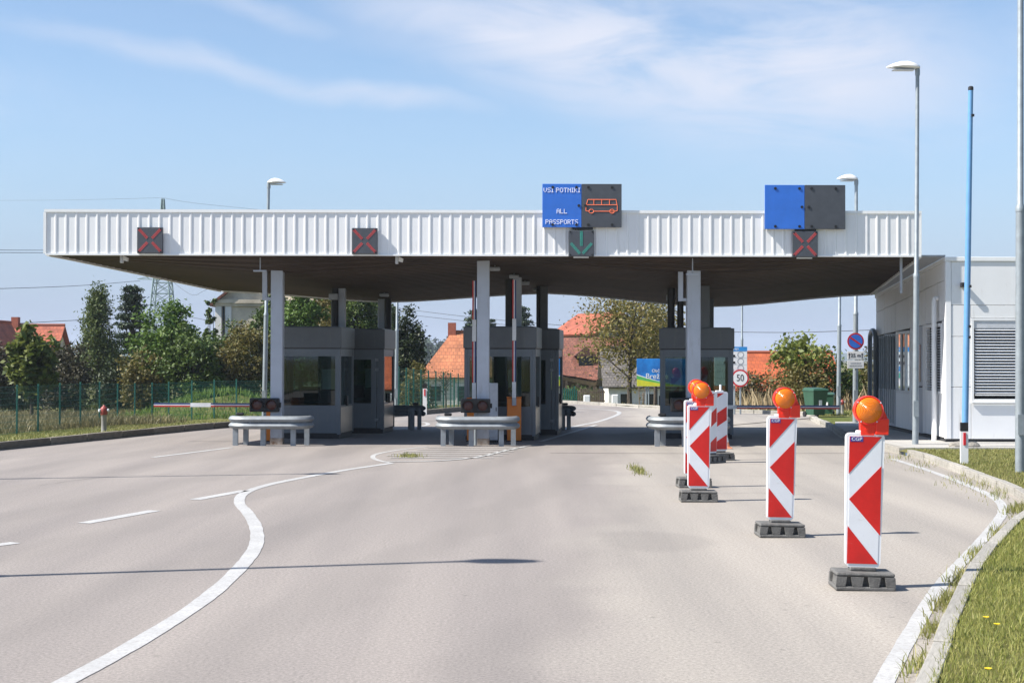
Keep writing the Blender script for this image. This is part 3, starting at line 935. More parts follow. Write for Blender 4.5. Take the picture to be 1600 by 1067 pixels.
# roof sheet, rear and side fascias
MB().add([cpt(0.002, 0.005, ZTOP - 0.03), cpt(0.998, 0.005, ZTOP - 0.03), cpt(0.998, 0.995, ZTOP - 0.25), cpt(0.002, 0.995, ZTOP - 0.25)], [(0, 1, 2, 3)]).build('roof', 'roof_sheet', canopy, world=True)
def skirt(name, us, ts, nrm):
    v, f = [], []
    n = len(us)
    for u, t in zip(us, ts):
        zt = ZTOP - 0.02 - 0.22 * t
        p = cpt(u, t, 0); q = p + nrm
        zb = soffit_z(u, t) - 0.02
        v += [(p.x, p.y, zb), (p.x, p.y, zt), (q.x, q.y, zt), (q.x, q.y, zb)]
    for i in range(n - 1):
        for k in range(4):
            f.append((4 * i + k, 4 * i + (k + 1) % 4, 4 * i + 4 + (k + 1) % 4, 4 * i + 4 + k))
    f += [(0, 1, 2, 3), (4 * n - 4, 4 * n - 3, 4 * n - 2, 4 * n - 1)]
    MB().add(v, f).build(name, 'white_sheet', canopy, world=True)
ks = [i / 24 for i in range(25)]
skirt('rear_fascia', ks, [1.0] * 25, Vector((0, 0.05, 0)))
skirt('side_fascia', [0.0] * 25, [0.012 + 0.985 * k for k in ks], Vector((-0.05, 0, 0)))
skirt('side_fascia', [1.0] * 25, [0.012 + 0.985 * k for k in ks], Vector((0.05, 0, 0)))
# front fascia: corrugated sheets side by side, four ribs each
fdir = (FR - FL); FLEN = fdir.length; fdir = fdir.normalized(); fnrm = Vector((fdir.y, -fdir.x, 0))
pitch = FLEN / 84
fas_mesh = None
def corrug(n, z0, z1):
    xs = []
    for k in range(n):
        b = k * pitch
        xs += [(b, 0), (b + pitch * 0.76, 0), (b + pitch * 0.81, 0.012), (b + pitch * 0.95, 0.012), (b + pitch * 1.0, 0)]
    v, f = [], []
    cl = []
    for x, d in xs:
        if not cl or abs(cl[-1][0] - x) > 1e-6: cl.append((x, d))
    for x, d in cl:
        v += [(x, -d, z0), (x, -d, z1), (x, 0.012 - d, z1), (x, 0.012 - d, z0)]
    m_ = len(cl)
    for i in range(m_ - 1):
        for k in range(4):
            f.append((4 * i + k, 4 * i + (k + 1) % 4, 4 * i + 4 + (k + 1) % 4, 4 * i + 4 + k))
    f += [(0, 1, 2, 3), (4 * m_ - 4, 4 * m_ - 3, 4 * m_ - 2, 4 * m_ - 1)]
    return MB().add(v, f)
pm = corrug(4, ZF + 0.02, ZTOP - 0.05).mesh('fascia_sheet'); pm.materials.append(M['white_sheet'])
fang = math.atan2(fdir.y, fdir.x)
for i in range(21):
    o = link('fascia_sheet', pm, canopy)
    p = fdir * (pitch * 4 * i)
    o.location = (p.x, p.y - 0.02 - 0.002 * (i % 2), 0)
    o.rotation_euler = (0, 0, fang)
def along(name, m, s0, s1, n0, n1, z0, z1):
    """a bar along the front edge: s along it, n outward from it"""
    v = []
    for z in (z0, z1):
        for n_ in (n0, n1):
            for s_ in (s0, s1):
                q = FL + fdir * s_ + fnrm * n_
                v.append((q.x, q.y, z))
    return MB().add(v, [(0, 2, 3, 1), (4, 5, 7, 6), (0, 1, 5, 4), (2, 6, 7, 3), (0, 4, 6, 2), (1, 3, 7, 5)]).build(name, m, canopy, world=True)
along('top_trim', 'white_trim', -0.04, FLEN + 0.03, -0.10, 0.044, ZTOP - 0.05, ZTOP + 0.005)
along('bottom_trim', 'white_trim', -0.02, FLEN + 0.02, -0.06, 0.046, ZF - 0.012, ZF + 0.022)
along('corner_trim', 'white_trim', -0.055, -0.002, -0.06, 0.042, ZF + 0.023, ZTOP - 0.051)
along('corner_trim', 'white_trim', FLEN + 0.002, FLEN + 0.03, -0.06, 0.042, ZF + 0.023, ZTOP - 0.051)
# columns: three rows of three, and black rain pipes beside them
def column(px, D, w, ztop, m='column_paint', base=True):
    x = (px - 800) / FPX * D
    t = min(max((D - 29.2) / 7.5, 0), 1)
    h = w / 2
    c = MB().bbox(x - h, x + h, D - h, D + h, 0.0, ztop, 0.018).build('column', m, canopy, world=True)
    if base:
        MB().box(x - h - 0.004, x + h + 0.004, D - h - 0.004, D + h + 0.004, 0.0, 0.13).build('base_patch', 'rust', c, world=True)
    return c
for (px, w) in ((433.5, 0.245), (755, 0.255), (1083, 0.275)):
    column(px, 29.95, w, 3.80)
for (px, D, w) in ((533, 33.4, 0.20), (597, 36.1, 0.20), (808, 32.7, 0.20), (849, 35.2, 0.21), (1101, 32.4, 0.2), (1108, 35.2, 0.2)):
    column(px, D, w, 3.55, 'column_paint' if px < 840 else 'booth_band', False)
def pipe_black(px, D, r, z0, z1):
    x = (px - 800) / FPX * D
    MB().tube([(x, D, z0), (x, D, z1)], r, 10).build('rain_pipe', 'dark_paint', canopy, smooth=True, world=True)
for (px, D, r) in ((523, 33.3, 0.085), (606, 36.0, 0.085), (795, 32.6, 0.08), (841, 35.1, 0.05), (1048.5, 33.0, 0.085), (1063, 33.0, 0.075)):
    pipe_black(px, D, r, 2.2, 3.5)
for px in (533, 1060):
    x = (px - 12 - 800) / FPX * 33.2
    MB().bbox(x - 0.10, x + 0.10, 33.08, 33.28, 3.06, 3.2, 0.02).build('pipe_collar', 'tape_grey', canopy, world=True)
# box gutters beside the two outer front columns
for px in (433.5, 1083):
    x0 = (px - 23.5 - 800) / FPX * 29.95
    b = MB().box(x0, x0 + 0.095, 29.9, 30.0, 2.98, 3.62).build('gutter_box', 'column_paint', canopy, world=True)
    MB().box(x0 + 0.002, x0 + 0.20, 29.903, 29.997, 2.98 - 0.06, 2.979).build('gutter_elbow', 'column_paint', canopy, world=True)
# hangers under the front edge
for (px, y1, tee) in ((406, 423, True), (1082, 427, True), (1408, 457, False)):
    D = 29.25
    p = at(px, y1, D)
    h = MB().tube([(p.x, D, p.z), (p.x, D, 3.79)], 0.012 if tee else 0.028, 8).build('hanger', 'tape_grey', canopy, world=True)
    if tee:
        MB().box(p.x - 0.13, p.x + 0.13, D - 0.05, D + 0.05, p.z - 0.03, p.z).build('hanger_tray', 'tape_grey', h, world=True)
# small round lamps under the soffit
for (px, py, D) in ((773, 421, 30.6), (820, 443, 33.8), (840, 453, 35.6), (1050, 466, 35.9), (803, 433, 32.3), (600, 462, 34.6)):
    p = at(px, py, D)
    MB().bbox(p.x - 0.11, p.x + 0.11, D - 0.08, D + 0.08, p.z - 0.03, p.z + 0.05, 0.025).build('soffit_lamp', 'tape_grey', canopy, world=True)
    MB().tube([(p.x, D, p.z + 0.04), (p.x, D, p.z + 0.3)], 0.012, 6).build('lamp_rod', 'tape_grey', canopy, world=True)
# link roof to the office building
MB().slab([(8.10, 29.25, 3.79), (8.60, 29.2, 3.79), (8.95, 36.3, 3.335), (8.90, 36.5, 3.335)], -0.03).build('link_soffit', 'tape_grey', canopy, world=True)

# ================================================================== FASCIA SIGNS
GLYPH = {'V': ['10001', '10001', '10001', '10001', '10001', '01010', '00100'], 'S': ['01111', '10000', '10000', '01110', '00001', '00001', '11110'],
         'I': ['111', '010', '010', '010', '010', '010', '111'], 'P': ['11110', '10001', '10001', '11110', '10000', '10000', '10000'],
         'O': ['01110', '10001', '10001', '10001', '10001', '10001', '01110'], 'T': ['11111', '00100', '00100', '00100', '00100', '00100', '00100'],
         'N': ['10001', '11001', '10101', '10011', '10001', '10001', '10001'], 'K': ['10001', '10010', '10100', '11000', '10100', '10010', '10001'],
         'A': ['01110', '10001', '10001', '11111', '10001', '10001', '10001'], 'L': ['10000', '10000', '10000', '10000', '10000', '10000', '11111'],
         'R': ['11110', '10001', '10001', '11110', '10100', '10010', '10001'], ' ': ['00', '00', '00', '00', '00', '00', '00']}
def led_word(s, cx, cz, width, height, y, m, parent):
    cols = sum(len(GLYPH[c][0]) + 1 for c in s) - 1
    px_ = width / cols; pz_ = height / 7
    x = cx - width / 2
    mb = MB()
    for c in s:
        gl = GLYPH[c]
        for r, row in enumerate(gl):
            for q, b in enumerate(row):
                if b == '1':
                    X = x + (q + 0.5) * px_; Z = cz + height / 2 - (r + 0.5) * pz_
                    mb.box(X - px_ * .45, X + px_ * .45, y - 0.006, y, Z - pz_ * .45, Z + pz_ * .45)
        x += (len(gl[0]) + 1) * px_
    return mb.build('led_word', m, parent)
def front_at(px):
    """depth of the fascia plane at a photo column"""
    return DF_L + (DF_R - DF_L) * (px - 72) / (1437 - 72)
def big_sign(px0, px1, pyt, pyb, label, lit):
    D = front_at(px0) - 0.135
    a, b = at(px0, pyb, D), at(px1, pyt, D)
    w, h = b.x - a.x, b.z - a.z
    t = thing('lane_display', label, 'display', (a.x, D, a.z), fang)
    MB().box(0.01, w - 0.01, 0.031, 0.10, 0.01, h - 0.01).build('housing', 'tape_grey', t)
    bl = MB().bbox(0, w * .493, 0, 0.03, 0, h, 0.004).build('blue_panel', 'sign_blue', t)
    gr = MB().bbox(w * .497, w, 0, 0.03, 0, h, 0.004).build('grey_panel', 'sign_grey', t)
    for (par, xs) in ((bl, (.13, .43)), (gr, (.58, .88))):
        for fx in xs:
            for fz in (.06, .92):
                MB().tube([(w * fx, -0.012, h * fz), (w * fx, 0.001, h * fz)], 0.028, 8).build('latch', 'black', par)
    MB().tube([(w * .46, -0.012, h * .5), (w * .46, 0.001, h * .5)], 0.028, 8).build('latch', 'black', bl)
    MB().tube([(w * .545, -0.012, h * .5), (w * .545, 0.001, h * .5)], 0.028, 8).build('latch', 'black', gr)
    MB().box(w * .38, w * .64, 0.02, 0.11, -0.035, -0.001).build('mount_bar', 'black', t)
    for fx in (.2, .8):
        MB().box(w * fx - .03, w * fx + .03, 0.101, 0.112, h * .2, h * .26).build('bracket', 'tape_grey', t)
    if lit:
        led_word('VSI POTNIKI', w * .245, h * .855, w * .46, h * .105, -0.001, 'led_white', t)
        led_word('ALL', w * .245, h * .37, w * .13, h * .105, -0.001, 'led_white', t)
        led_word('PASSPORTS', w * .245, h * .125, w * .41, h * .105, -0.001, 'led_white', t)
        # outline of a bus
        bx0, bx1, z0, z1 = w * .55, w * .945, h * .37, h * .64
        mb = MB()
        r = 0.0055
        X = lambda f: bx0 + (bx1 - bx0) * f
        Z = lambda f: z0 + (z1 - z0) * f
        top = [(.06, 1), (.96, 1), (1, .45), (1, .05), (.92, .0), (.74, .0)]
        def pl(fs, q=6, m_=mb):
            for (p1, p2) in zip(fs[:-1], fs[1:]):
                m_.tube([(X(p1[0]), -0.004, Z(p1[1])), (X(p2[0]), -0.004, Z(p2[1]))], r, 5)
        pl([(.24, 0), (.74, 0)]); pl(top); pl([(.06, 1), (.0, .45), (0, .03), (.10, 0)])
        pl([(.02, .55), (.99, .55)])
        for fx in (.25, .5, .75): pl([(fx, 1), (fx, .55)])
        for fx in (.17, .83):
            pl([(fx + .075 * math.cos(k * math.pi / 6), .0 + .17 * math.sin(k * math.pi / 6)) for k in range(13)])
        mb.build('led_bus', 'led_orange', t)
    return t
big_sign(847, 971, 287, 355, 'blue and grey lane display lit with passport text and a bus outline', True)
big_sign(1195, 1321, 288, 357, 'blue and grey lane display switched off and blank', False)
def lane_signal(px, py, label, arrow=False):
    D = front_at(px) - 0.125
    c = at(px, py, D)
    s = 0.25
    t = thing('lane_signal', label, 'lane signal', (c.x, D, c.z), fang)
    MB().bbox(-s, s, 0, 0.08, -s * 1.02, s * 1.02, 0.008).build('box', 'sign_grey', t)
    for fx in (-.86, .86):
        for fz in (-.9, .9):
            MB().tube([(s * fx, -0.008, s * fz), (s * fx, 0.001, s * fz)], 0.017, 8).build('latch', 'black', t)
    MB().box(-s * .6, s * .6, 0.05, 0.10, -s * 1.12, -s * 1.03).build('mount_bar', 'white_trim', t)
    MB().box(-s * .5, s * .5, 0.081, 0.10, s * .3, s * .5).build('bracket', 'tape_grey', t)
    def arm(p, q, m):
        p, q = Vector((p[0] * s, 0, p[1] * s)), Vector((q[0] * s, 0, q[1] * s))
        d = (q - p).normalized(); n = Vector((-d.z, 0, d.x))
        mb = MB()
        for k in (-1, 0, 1):
            a, b = p + n * k * 0.019, q + n * k * 0.019
            L_ = (b - a).length; nd = int(L_ / 0.021)
            for i in range(nd + 1):
                cc = a + d * (i * 0.021)
                mb.box(cc.x - .005, cc.x + .005, -0.006, 0.0, cc.z - .005, cc.z + .005)
        mb.build('led_bar', m, t)
    if arrow:
        arm((0, .93), (0, -.2), 'led_green'); arm((-.8, -.02), (-.12, -.78), 'led_green'); arm((.8, -.02), (.12, -.78), 'led_green')
    else:
        for (ax, az_) in ((-1, 1), (1, 1), (-1, -1), (1, -1)):
            arm((ax * .84, az_ * .86), (ax * .2, az_ * .18), 'led_red')
lane_signal(233, 376.5, 'lane signal with red cross mounted towards the free end of the canopy')
lane_signal(569, 377, 'lane signal with red cross on its own between two bare fascia stretches')
lane_signal(908, 380, 'lane signal with green down arrow', True)
lane_signal(1258, 380.5, 'lane signal with red cross under the blank blue display')
def cctv(px, py, label):
    D = 29.3
    c = at(px, py, D)
    t = thing('surveillance_camera', label, 'camera', (c.x, D, c.z), 0)
    MB().bbox(-0.06, 0.0, -0.05, 0.05, -0.08, 0.085, 0.01).build('housing', 'camera_white', t)
    MB().prism([(0.005, 0.07), (0.10, 0.02), (0.085, -0.05), (0.005, -0.03)], 'y', -0.045, 0.045).build('camera_head', 'sign_white', t)
    MB().tube([(-0.03, 0, 0.08), (-0.03, 0, 0.16)], 0.012, 6).build('bracket', 'tape_grey', t)
cctv(192, 406, 'small white surveillance camera under the free end of the canopy')
cctv(622, 406.5, 'small white surveillance camera under the canopy middle')

# ================================================================== BOOTHS
def booth(px_right, py_base, w, label, door=False, rot=-0.10, dp=1.4, h=2.42):
    D = FPX * CAMH / (py_base - HOR)
    xr = (px_right - 800) / FPX * D
    cx, cy = xr - w / 2 * math.cos(rot), D - w / 2 * math.sin(rot)
    t = thing('control_booth', label, 'booth', (cx, cy, 0), rot, 'control booths under the canopy')
    a = w / 2
    pz, wz, hz = 0.68, 1.83, 1.95
    MB().box(-a + .03, a - .03, 0.03, dp - .03, 0, 0.09).build('plinth', 'dark_paint', t)
    MB().box(-a + .02, a - .02, 0.02, dp - .02, 0.09, 0.12).build('floor', 'dark_paint', t)
    pw = 0.075
    for sx in (-1, 1):
        for (y0, y1) in ((0, pw), (dp - pw, dp)):
            x0, x1 = sorted((sx * a, sx * (a - pw)))
            MB().bbox(x0, x1, y0, y1, 0.091, hz - 0.002, 0.008).build('corner_post', 'booth_paint', t)
    MB().bbox(-a - .02, a + .02, -.02, dp + .02, hz + 0.018, h, 0.012).build('header', 'booth_band', t)
    MB().box(-a + .005, a - .005, .005, dp - .005, hz - 0.001, hz + 0.017).build('seam', 'dark_paint', t)
    MB().box(-a + .05, a - .05, .05, dp - .05, h, h + .02).build('roof', 'booth_band', t)
    x0, x1 = -a + pw + .002, a - pw - .002
    def win(side, x0, x1, y0, y1, z0, z1):
        """framed pane in a wall; x/y are its span, thin axis detected"""
        thin = 'x' if abs(x1 - x0) < abs(y1 - y0) else 'y'
        fr = 0.04
        m = MB()
        if thin == 'y':
            m.box(x0, x1, y0, y1, z0, z0 + fr).box(x0, x1, y0, y1, z1 - fr, z1)
            m.box(x0, x0 + fr, y0, y1, z0 + fr, z1 - fr).box(x1 - fr, x1, y0, y1, z0 + fr, z1 - fr)
        else:
            m.box(x0, x1, y0, y1, z0, z0 + fr).box(x0, x1, y0, y1, z1 - fr, z1)
            m.box(x0, x1, y0, y0 + fr, z0 + fr, z1 - fr).box(x0, x1, y1 - fr, y1, z0 + fr, z1 - fr)
        f = m.build('window_frame', 'booth_paint', t)
        if thin == 'y':
            ym = (y0 + y1) / 2
            MB().add([(x0 + fr, ym, z0 + fr), (x1 - fr, ym, z0 + fr), (x1 - fr, ym, z1 - fr), (x0 + fr, ym, z1 - fr)], [(0, 1, 2, 3)]).build('pane', 'booth_glass', f)
        else:
            xm = (x0 + x1) / 2
            MB().add([(xm, y0 + fr, z0 + fr), (xm, y1 - fr, z0 + fr), (xm, y1 - fr, z1 - fr), (xm, y0 + fr, z1 - fr)], [(0, 1, 2, 3)]).build('pane', 'booth_glass', f)
    # front
    if door:
        dx0, dx1 = a - pw - .92, a - pw - .10
        MB().box(x0, dx0 - .01, .012, .06, .121, hz - .003).build('wall_panel', 'booth_paint', t)
        MB().box(dx1 + .01, x1, .012, .06, .121, hz - .003).build('wall_panel', 'booth_paint', t)
        MB().box(dx0 - .009, dx1 + .009, .012, .06, hz - .13, hz - .003).build('wall_panel', 'booth_paint', t)
        dm = MB()
        z0, z1, zp = .125, hz - .135, .70
        dm.box(dx0, dx1, .004, .05, z0, zp).box(dx0, dx1, .004, .05, z1 - .10, z1)
        dm.box(dx0, dx0 + .13, .004, .05, zp, z1 - .10).box(dx1 - .13, dx1, .004, .05, zp, z1 - .10)
        do = dm.build('door', 'booth_paint', t)
        MB().add([(dx0 + .13, .03, zp), (dx1 - .13, .03, zp), (dx1 - .13, .03, z1 - .1), (dx0 + .13, .03, z1 - .1)], [(0, 1, 2, 3)]).build('pane', 'booth_glass', do)
        MB().tube([(dx0 + .07, .002, 1.0), (dx0 + .07, -.04, 1.0), (dx0 + .19, -.04, 1.0)], .012, 6).build('handle', 'galv', do)
        for zz in (.28, 1.45, 1.68):
            MB().bbox(dx1 - .03, dx1 + .05, -.02, .003, zz, zz + .07, .008).build('hinge', 'galv', do)
    else:
        MB().box(x0, x1, .012, .05, .121, pz - .002).build('wall_panel', 'booth_paint', t)
        MB().box(x0, x1, .012, .05, wz + .002, hz - .003).build('wall_panel', 'booth_paint', t)
        win('front', x0, x1, .008, .055, pz, wz)
    # right side, left side, back
    for sx in (1, -1):
        xa, xb = sorted((sx * (a - .012), sx * (a - .05)))
        MB().box(xa, xb, pw + .002, dp - pw - .002, .121, pz - .002).build('side_panel', 'stainless', t)
        MB().box(xa, xb, pw + .002, dp - pw - .002, wz + .002, hz - .003).build('side_panel', 'booth_paint', t)
        win('side', xa, xb, pw + .002, dp - pw - .002, pz, wz)
        MB().box(sx * (a + .001) - .02, sx * (a + .001) + .02, dp * .45, dp * .52, pz + .02, pz + .24).build('card_reader', 'black', t)
    MB().box(x0, x1, dp - .05, dp - .012, .121, pz + .3).build('rear_panel', 'booth_paint', t)
    MB().box(x0, x1, dp - .05, dp - .012, wz + .002, hz - .003).build('rear_panel', 'booth_paint', t)
    win('rear', x0, x1, dp - .055, dp - .008, pz + .302, wz)
    # desk, screen and blind seen through the pane
    MB().box(x0 + .05, x1 - .05, .2, .75, .72, .75).build('desk', 'wood_old', t)
    MB().bbox(-.25, .2, .40, .44, .82, 1.12, .01).build('monitor', 'dark_paint', t)
    MB().box(.05, .35, dp - .12, dp - .11, 1.05, 1.5).build('notice_sheet', 'sign_white', t)
    return t
booth(532, 686, 1.5, 'slate grey booth with wide front window behind the free-standing left column')
booth(600, 677.4, 1.5, 'slate grey booth with a glazed door and silver hinges', door=True)
bm_ = booth(837, 688, 1.54, 'slate grey booth between two raised barrier arms')
booth(873, 679, 1.54, 'dark booth in the shade directly behind the one with raised barrier arms', door=True)
booth(1146, 685, 1.6, 'slate grey booth behind the row of warning beacons')

# faint warning triangle sticker inside the first booth's window
# ================================================================== GUARDRAILS
WPROF = [(0, 0), (.02, .05), (.065, .075), (.105, .05), (.13, .005), (.155, .05), (.195, .075), (.24, .05), (.26, 0)]
def guardrail(loc, rot, label, wdt=1.56, arms=(0.75, 0.45), m='galv'):
    t = thing('guardrail', label, 'guardrail', loc, rot, 'guardrails round the island noses')
    a = wdt / 2
    path = []
    rc = 0.33
    path.append(Vector((-a, arms[0], 0)))
    for k in range(7):
        an = math.pi + k * math.pi / 12
        path.append(Vector((-a + rc + rc * math.cos(an), rc + rc * math.sin(an), 0)))
    for k in range(1, 6):
        path.append(Vector((-a + rc + (wdt - 2 * rc) * k / 6, 0, 0)))
    for k in range(7):
        an = 1.5 * math.pi + k * math.pi / 12
        path.append(Vector((a - rc + rc * math.cos(an), rc + rc * math.sin(an), 0)))
    path.append(Vector((a, arms[1], 0)))
    z0 = 0.335
    v, f = [], []
    n = len(WPROF)
    for i, p in enumerate(path):
        d = (path[min(i + 1, len(path) - 1)] - path[max(i - 1, 0)]).normalized()
        o = Vector((d.y, -d.x, 0))
        for (zz, out_) in WPROF:
            q = p + o * out_; v.append((q.x, q.y, z0 + zz))
        for (zz, out_) in WPROF[::-1]:
            q = p + o * (out_ - 0.007); v.append((q.x, q.y, z0 + zz + (0.001 if out_ else 0)))
    m2 = 2 * n
    for i in range(len(path) - 1):
        for k in range(m2):
            f.append((i * m2 + k, i * m2 + (k + 1) % m2, (i + 1) * m2 + (k + 1) % m2, (i + 1) * m2 + k))
    f += [tuple(range(m2))[::-1], tuple(range((len(path) - 1) * m2, len(path) * m2))]
    MB().add(v, f).build('rail', m, t, smooth=True)
    for (x, y) in ((-a + .10, .10), (-a + .25, .42), (-.12, .06), (.48, .06), (a - .06, .30)):
        c = MB()
        c.box(x - .05, x + .05, y - .003, y + .003, 0, .52).box(x - .05, x - .044, y + .004, y + .07, 0, .52).box(x + .044, x + .05, y + .004, y + .07, 0, .52)
        c.build('post', m, t)
    for x in (-.36, .22):
        MB().tube([(x, -.03, z0 + .13), (x, .02, z0 + .13)], .014, 8).build('bolt', m, t)
    e = MB()
    for k in range(9):
        an = -math.pi / 2 + math.pi * k / 8
    MB().bbox(-a + .12, -a + .27, .06, .16, .60, .66, .02).build('reflector', 'black', t)
    return t
c = G(421, 697); guardrail((c.x, c.y - .08, 0), 0, 'silver guardrail around the column with the rusty patched foot')
c = G(746, 697); guardrail((c.x, c.y - .08, 0), 0, 'silver guardrail in front of the orange barrier cabinets')
c = G(1079, 697); guardrail((c.x, c.y - .08, 0), 0, 'silver guardrail half hidden behind the warning beacons', 1.52)
guardrail((-2.62, 36.3, 0), math.pi, 'shaded guardrail behind the booth with the glazed door', 0.9, (0.4, 0.4))
guardrail((1.05, 36.4, 0), math.pi, 'shaded guardrail end beside the dark rear booth', 0.9, (0.4, 0.4))

# ================================================================== SIGNALS, BARRIERS, CABINETS
def twin_signal(px, py, D, label):
    c = at(px, py, D)
    t = thing('twin_signal', label, 'signal', (c.x, D, 0), 0, 'dark twin-lens barrier signals')
    z = c.z
    MB().bbox(-.30, .30, 0, .16, z - .14, z + .14, .02).build('housing', 'signal_black', t)
    for x in (-.145, .145):
        ln = MB().lathe([(.001, -.012), (.06, -.010), (.105, .001)], 24, 'y', (x, 0, z)).build('lens', 'signal_lens', t, smooth=True)
        v, f = [], []
        for k in range(25):
            an = R(-35) + R(250) * k / 24
            for (rr, yy) in ((.118, .0), (.125, -.13 * (0.55 + .45 * math.sin(max(0, min(math.pi, an))))), (.118, -.13 * (0.55 + .45 * math.sin(max(0, min(math.pi, an)))))):
                v.append((x + rr * math.cos(an), yy, z + rr * math.sin(an)))
        for k in range(24):
            for q in range(2):
                f.append((3 * k + q, 3 * k + 3 + q, 3 * k + 4 + q, 3 * k + 1 + q))
        MB().add(v, f).build('visor', 'signal_black', t)
    MB().bbox(.301, .335, .03, .12, z - .05, z + .05, .01).build('hinge_cap', 'signal_black', t)
    MB().tube([(0, .10, 0), (0, .10, z - .13)], .03, 8).build('post', 'galv_pole', t)
twin_signal(413, 633.5, 29.75, 'dark twin-lens signal beside the lowered red and white barrier arm')
twin_signal(743, 634, 29.62, 'dark twin-lens signal in front of the orange cabinets')
twin_signal(1072, 632, 29.62, 'dark twin-lens signal mostly hidden by amber beacon lamps')
def barrier(px, D, label, up, length, side=1, zp=0.80, w=0.30, cabinet='orange_cabinet'):
    x = (px - 800) / FPX * D
    t = thing('barrier', label, 'barrier', (x, D, 0), 0, 'lane barriers')
    MB().bbox(-w / 2, w / 2, 0, .32, 0.02, zp + .04, .015).build('cabinet', cabinet, t)
    MB().bbox(-w / 2 - .01, w / 2 + .01, -.01, .33, zp + .041, zp + .06, .008).build('cabinet_lid', cabinet, t)
    MB().box(-w / 2 - .02, w / 2 + .02, -.02, .34, 0.0, .019).build('base_plate', 'dark_paint', t)
    MB().bbox(-.045, .045, -.09, -.001, zp - .12, zp + .05, .01).build('clamp', 'tape_grey', t)
    arm = thing('arm', '', None, (0, -.055, zp - .03), 0); arm.parent = t
    del arm['label']
    bands = ((0, .16, 'boom_white', 'boom_white'), (.16, .50, 'boom_red', 'boom_blue'), (.50, .68, 'boom_white', 'boom_white'), (.68, 1.0, 'boom_red', 'boom_blue'))
    for (f0, f1, m1_, m2_) in bands:
        a, b = f0 * length + .002, f1 * length - .002
        for (q0, q1, mm) in ((-.042, -.012, m1_), (-.0115, .0085, 'boom_white'), (.009, .038, m2_)):
            if up:
                MB().box(q0, q1, -.028, .028, a, b).build('stripe', mm, arm)
            else:
                s0, s1 = sorted((side * a, side * b))
                MB().box(s0, s1, -.028, .028, q0, q1).build('stripe', mm, arm)
barrier(420, 30.75, 'lowered barrier arm in red, white and blue reaching towards the green fence', False, 2.38, -1, zp=0.80, w=0.2)
barrier(741, 31.0, 'raised barrier arm half hidden by the middle column', True, 2.55, zp=0.86)
barrier(803.5, 31.0, 'raised barrier arm on the fully visible orange cabinet', True, 2.55, zp=0.88)
barrier(1120, 32.0, 'lowered barrier arm across the closed lane towards the green bins', False, 2.65, 1, zp=0.74, w=0.26)
c = G(770.5, 692)
t = thing('equipment_cabinet', 'tall narrow pale grey equipment cabinet beside the middle column', 'cabinet', (c.x, c.y, 0))
MB().bbox(-.10, .10, 0, .28, 0.06, 1.24, .01).build('body', 'camera_white', t)
MB().bbox(-.088, .088, -.012, -.001, .12, 1.2, .004).build('door', 'camera_white', t)
MB().box(-.11, .11, -.01, .29, 0, .059).build('plinth', 'dark_paint', t)
MB().tube([(.065, -.02, .66), (.065, -.02, .74)], .008, 6).build('handle', 'black', t)

# ================================================================== LAMP POSTS AND POLES
def street_lamp(base, h, side, label, r=0.055, head=0.6, lean=0.0, has_head=True, m='galv_pole'):
    t = thing('street_lamp', label, 'street lamp', base, 0)
    MB().tube([(0, 0, 0), (lean * .45, 0, h * .45)], [r * 1.18, r * 1.1], 12).build('lower_pole', m, t, smooth=True)
    MB().tube([(lean * .445, 0, h * .447), (lean * .45, 0, h * .455), (lean * .455, 0, h * .46), (lean, 0, h)], [r * 1.2, r * 1.2, r * .85, r * .72], 12).build('upper_pole', m, t, smooth=True)
    MB().box(-.05, .05, -r * 1.18 - .012, -r * 1.1, .55, .85).build('hatch', m, t)
    if has_head:
        prof_ = [(-.04, .03, .0), (.0, .085, .035), (.15, .14, .075), (.35, .155, .095), (.55, .14, .085), (.78, .11, .06), (.93, .07, .03), (1.0, .02, .006)]
        v, f = [], []
        n = 14
        for (q, wy, hz) in prof_:
            for k in range(n):
                an = 2 * math.pi * k / n
                zz = hz * math.sin(an)
                zz = zz * (1.15 if zz > 0 else .45)
                v.append((lean + side * (q - .04) * head * 1.05, wy * math.cos(an), h + .05 + zz + .05 * (q if q < .5 else 1 - q) ))
        for i in range(len(prof_) - 1):
            for k in range(n):
                f.append((i * n + k, i * n + (k + 1) % n, (i + 1) * n + (k + 1) % n, (i + 1) * n + k))
        f += [tuple(range(n))[::-1], tuple(range((len(prof_) - 1) * n, len(prof_) * n))]
        hd = MB().add(v, f).build('lamp_head', 'sign_white', t, smooth=True)
        MB().bbox(lean + min(side * .12, side * .8) * head, lean + max(side * .12, side * .8) * head, -.09, .09, h - .005, h + .012, .004).build('lens', 'camera_white', hd)
        MB().tube([(lean, 0, h - .10), (lean, 0, h + .03)], r * .95, 10).build('spigot', m, t)
    return t
street_lamp(G(1430, 702) + Vector((0, 0, .10)), 7.22, -1, 'tall street lamp standing on the paving corner by the office building', 0.05, 0.60, 0.05)
street_lamp((8.86, 38.0, 0.1), 6.25, -1, 'street lamp carrying the no-parking sign', 0.058, 0.50, 0.03)
c = at(413, 640, 40.0); street_lamp((c.x, 40.0, float(ground_h(c.x, 40.0))), 6.45, 1, 'street lamp on the grass strip beyond the left lane', 0.055, 0.47, 0.10)
c = at(1310, 652, 44.2); street_lamp((c.x, 44.2, .09), 5.9, -1, 'street lamp standing beside the green bins', 0.055, 0.5, 0.06)
c = at(619, 646, 47); street_lamp((c.x, 47.0, float(ground_h(c.x, 47.0))), 6.0, 1, 'street lamp rising behind the booth with the glazed door', 0.05, 0.47, 0.05)
c = at(1159, 640, 62); street_lamp((c.x, 62.0, float(ground_h(c.x, 62.0))), 7.4, -1, 'thin distant lamp mast behind the speed limit board', 0.05, 0.47, 0.02)
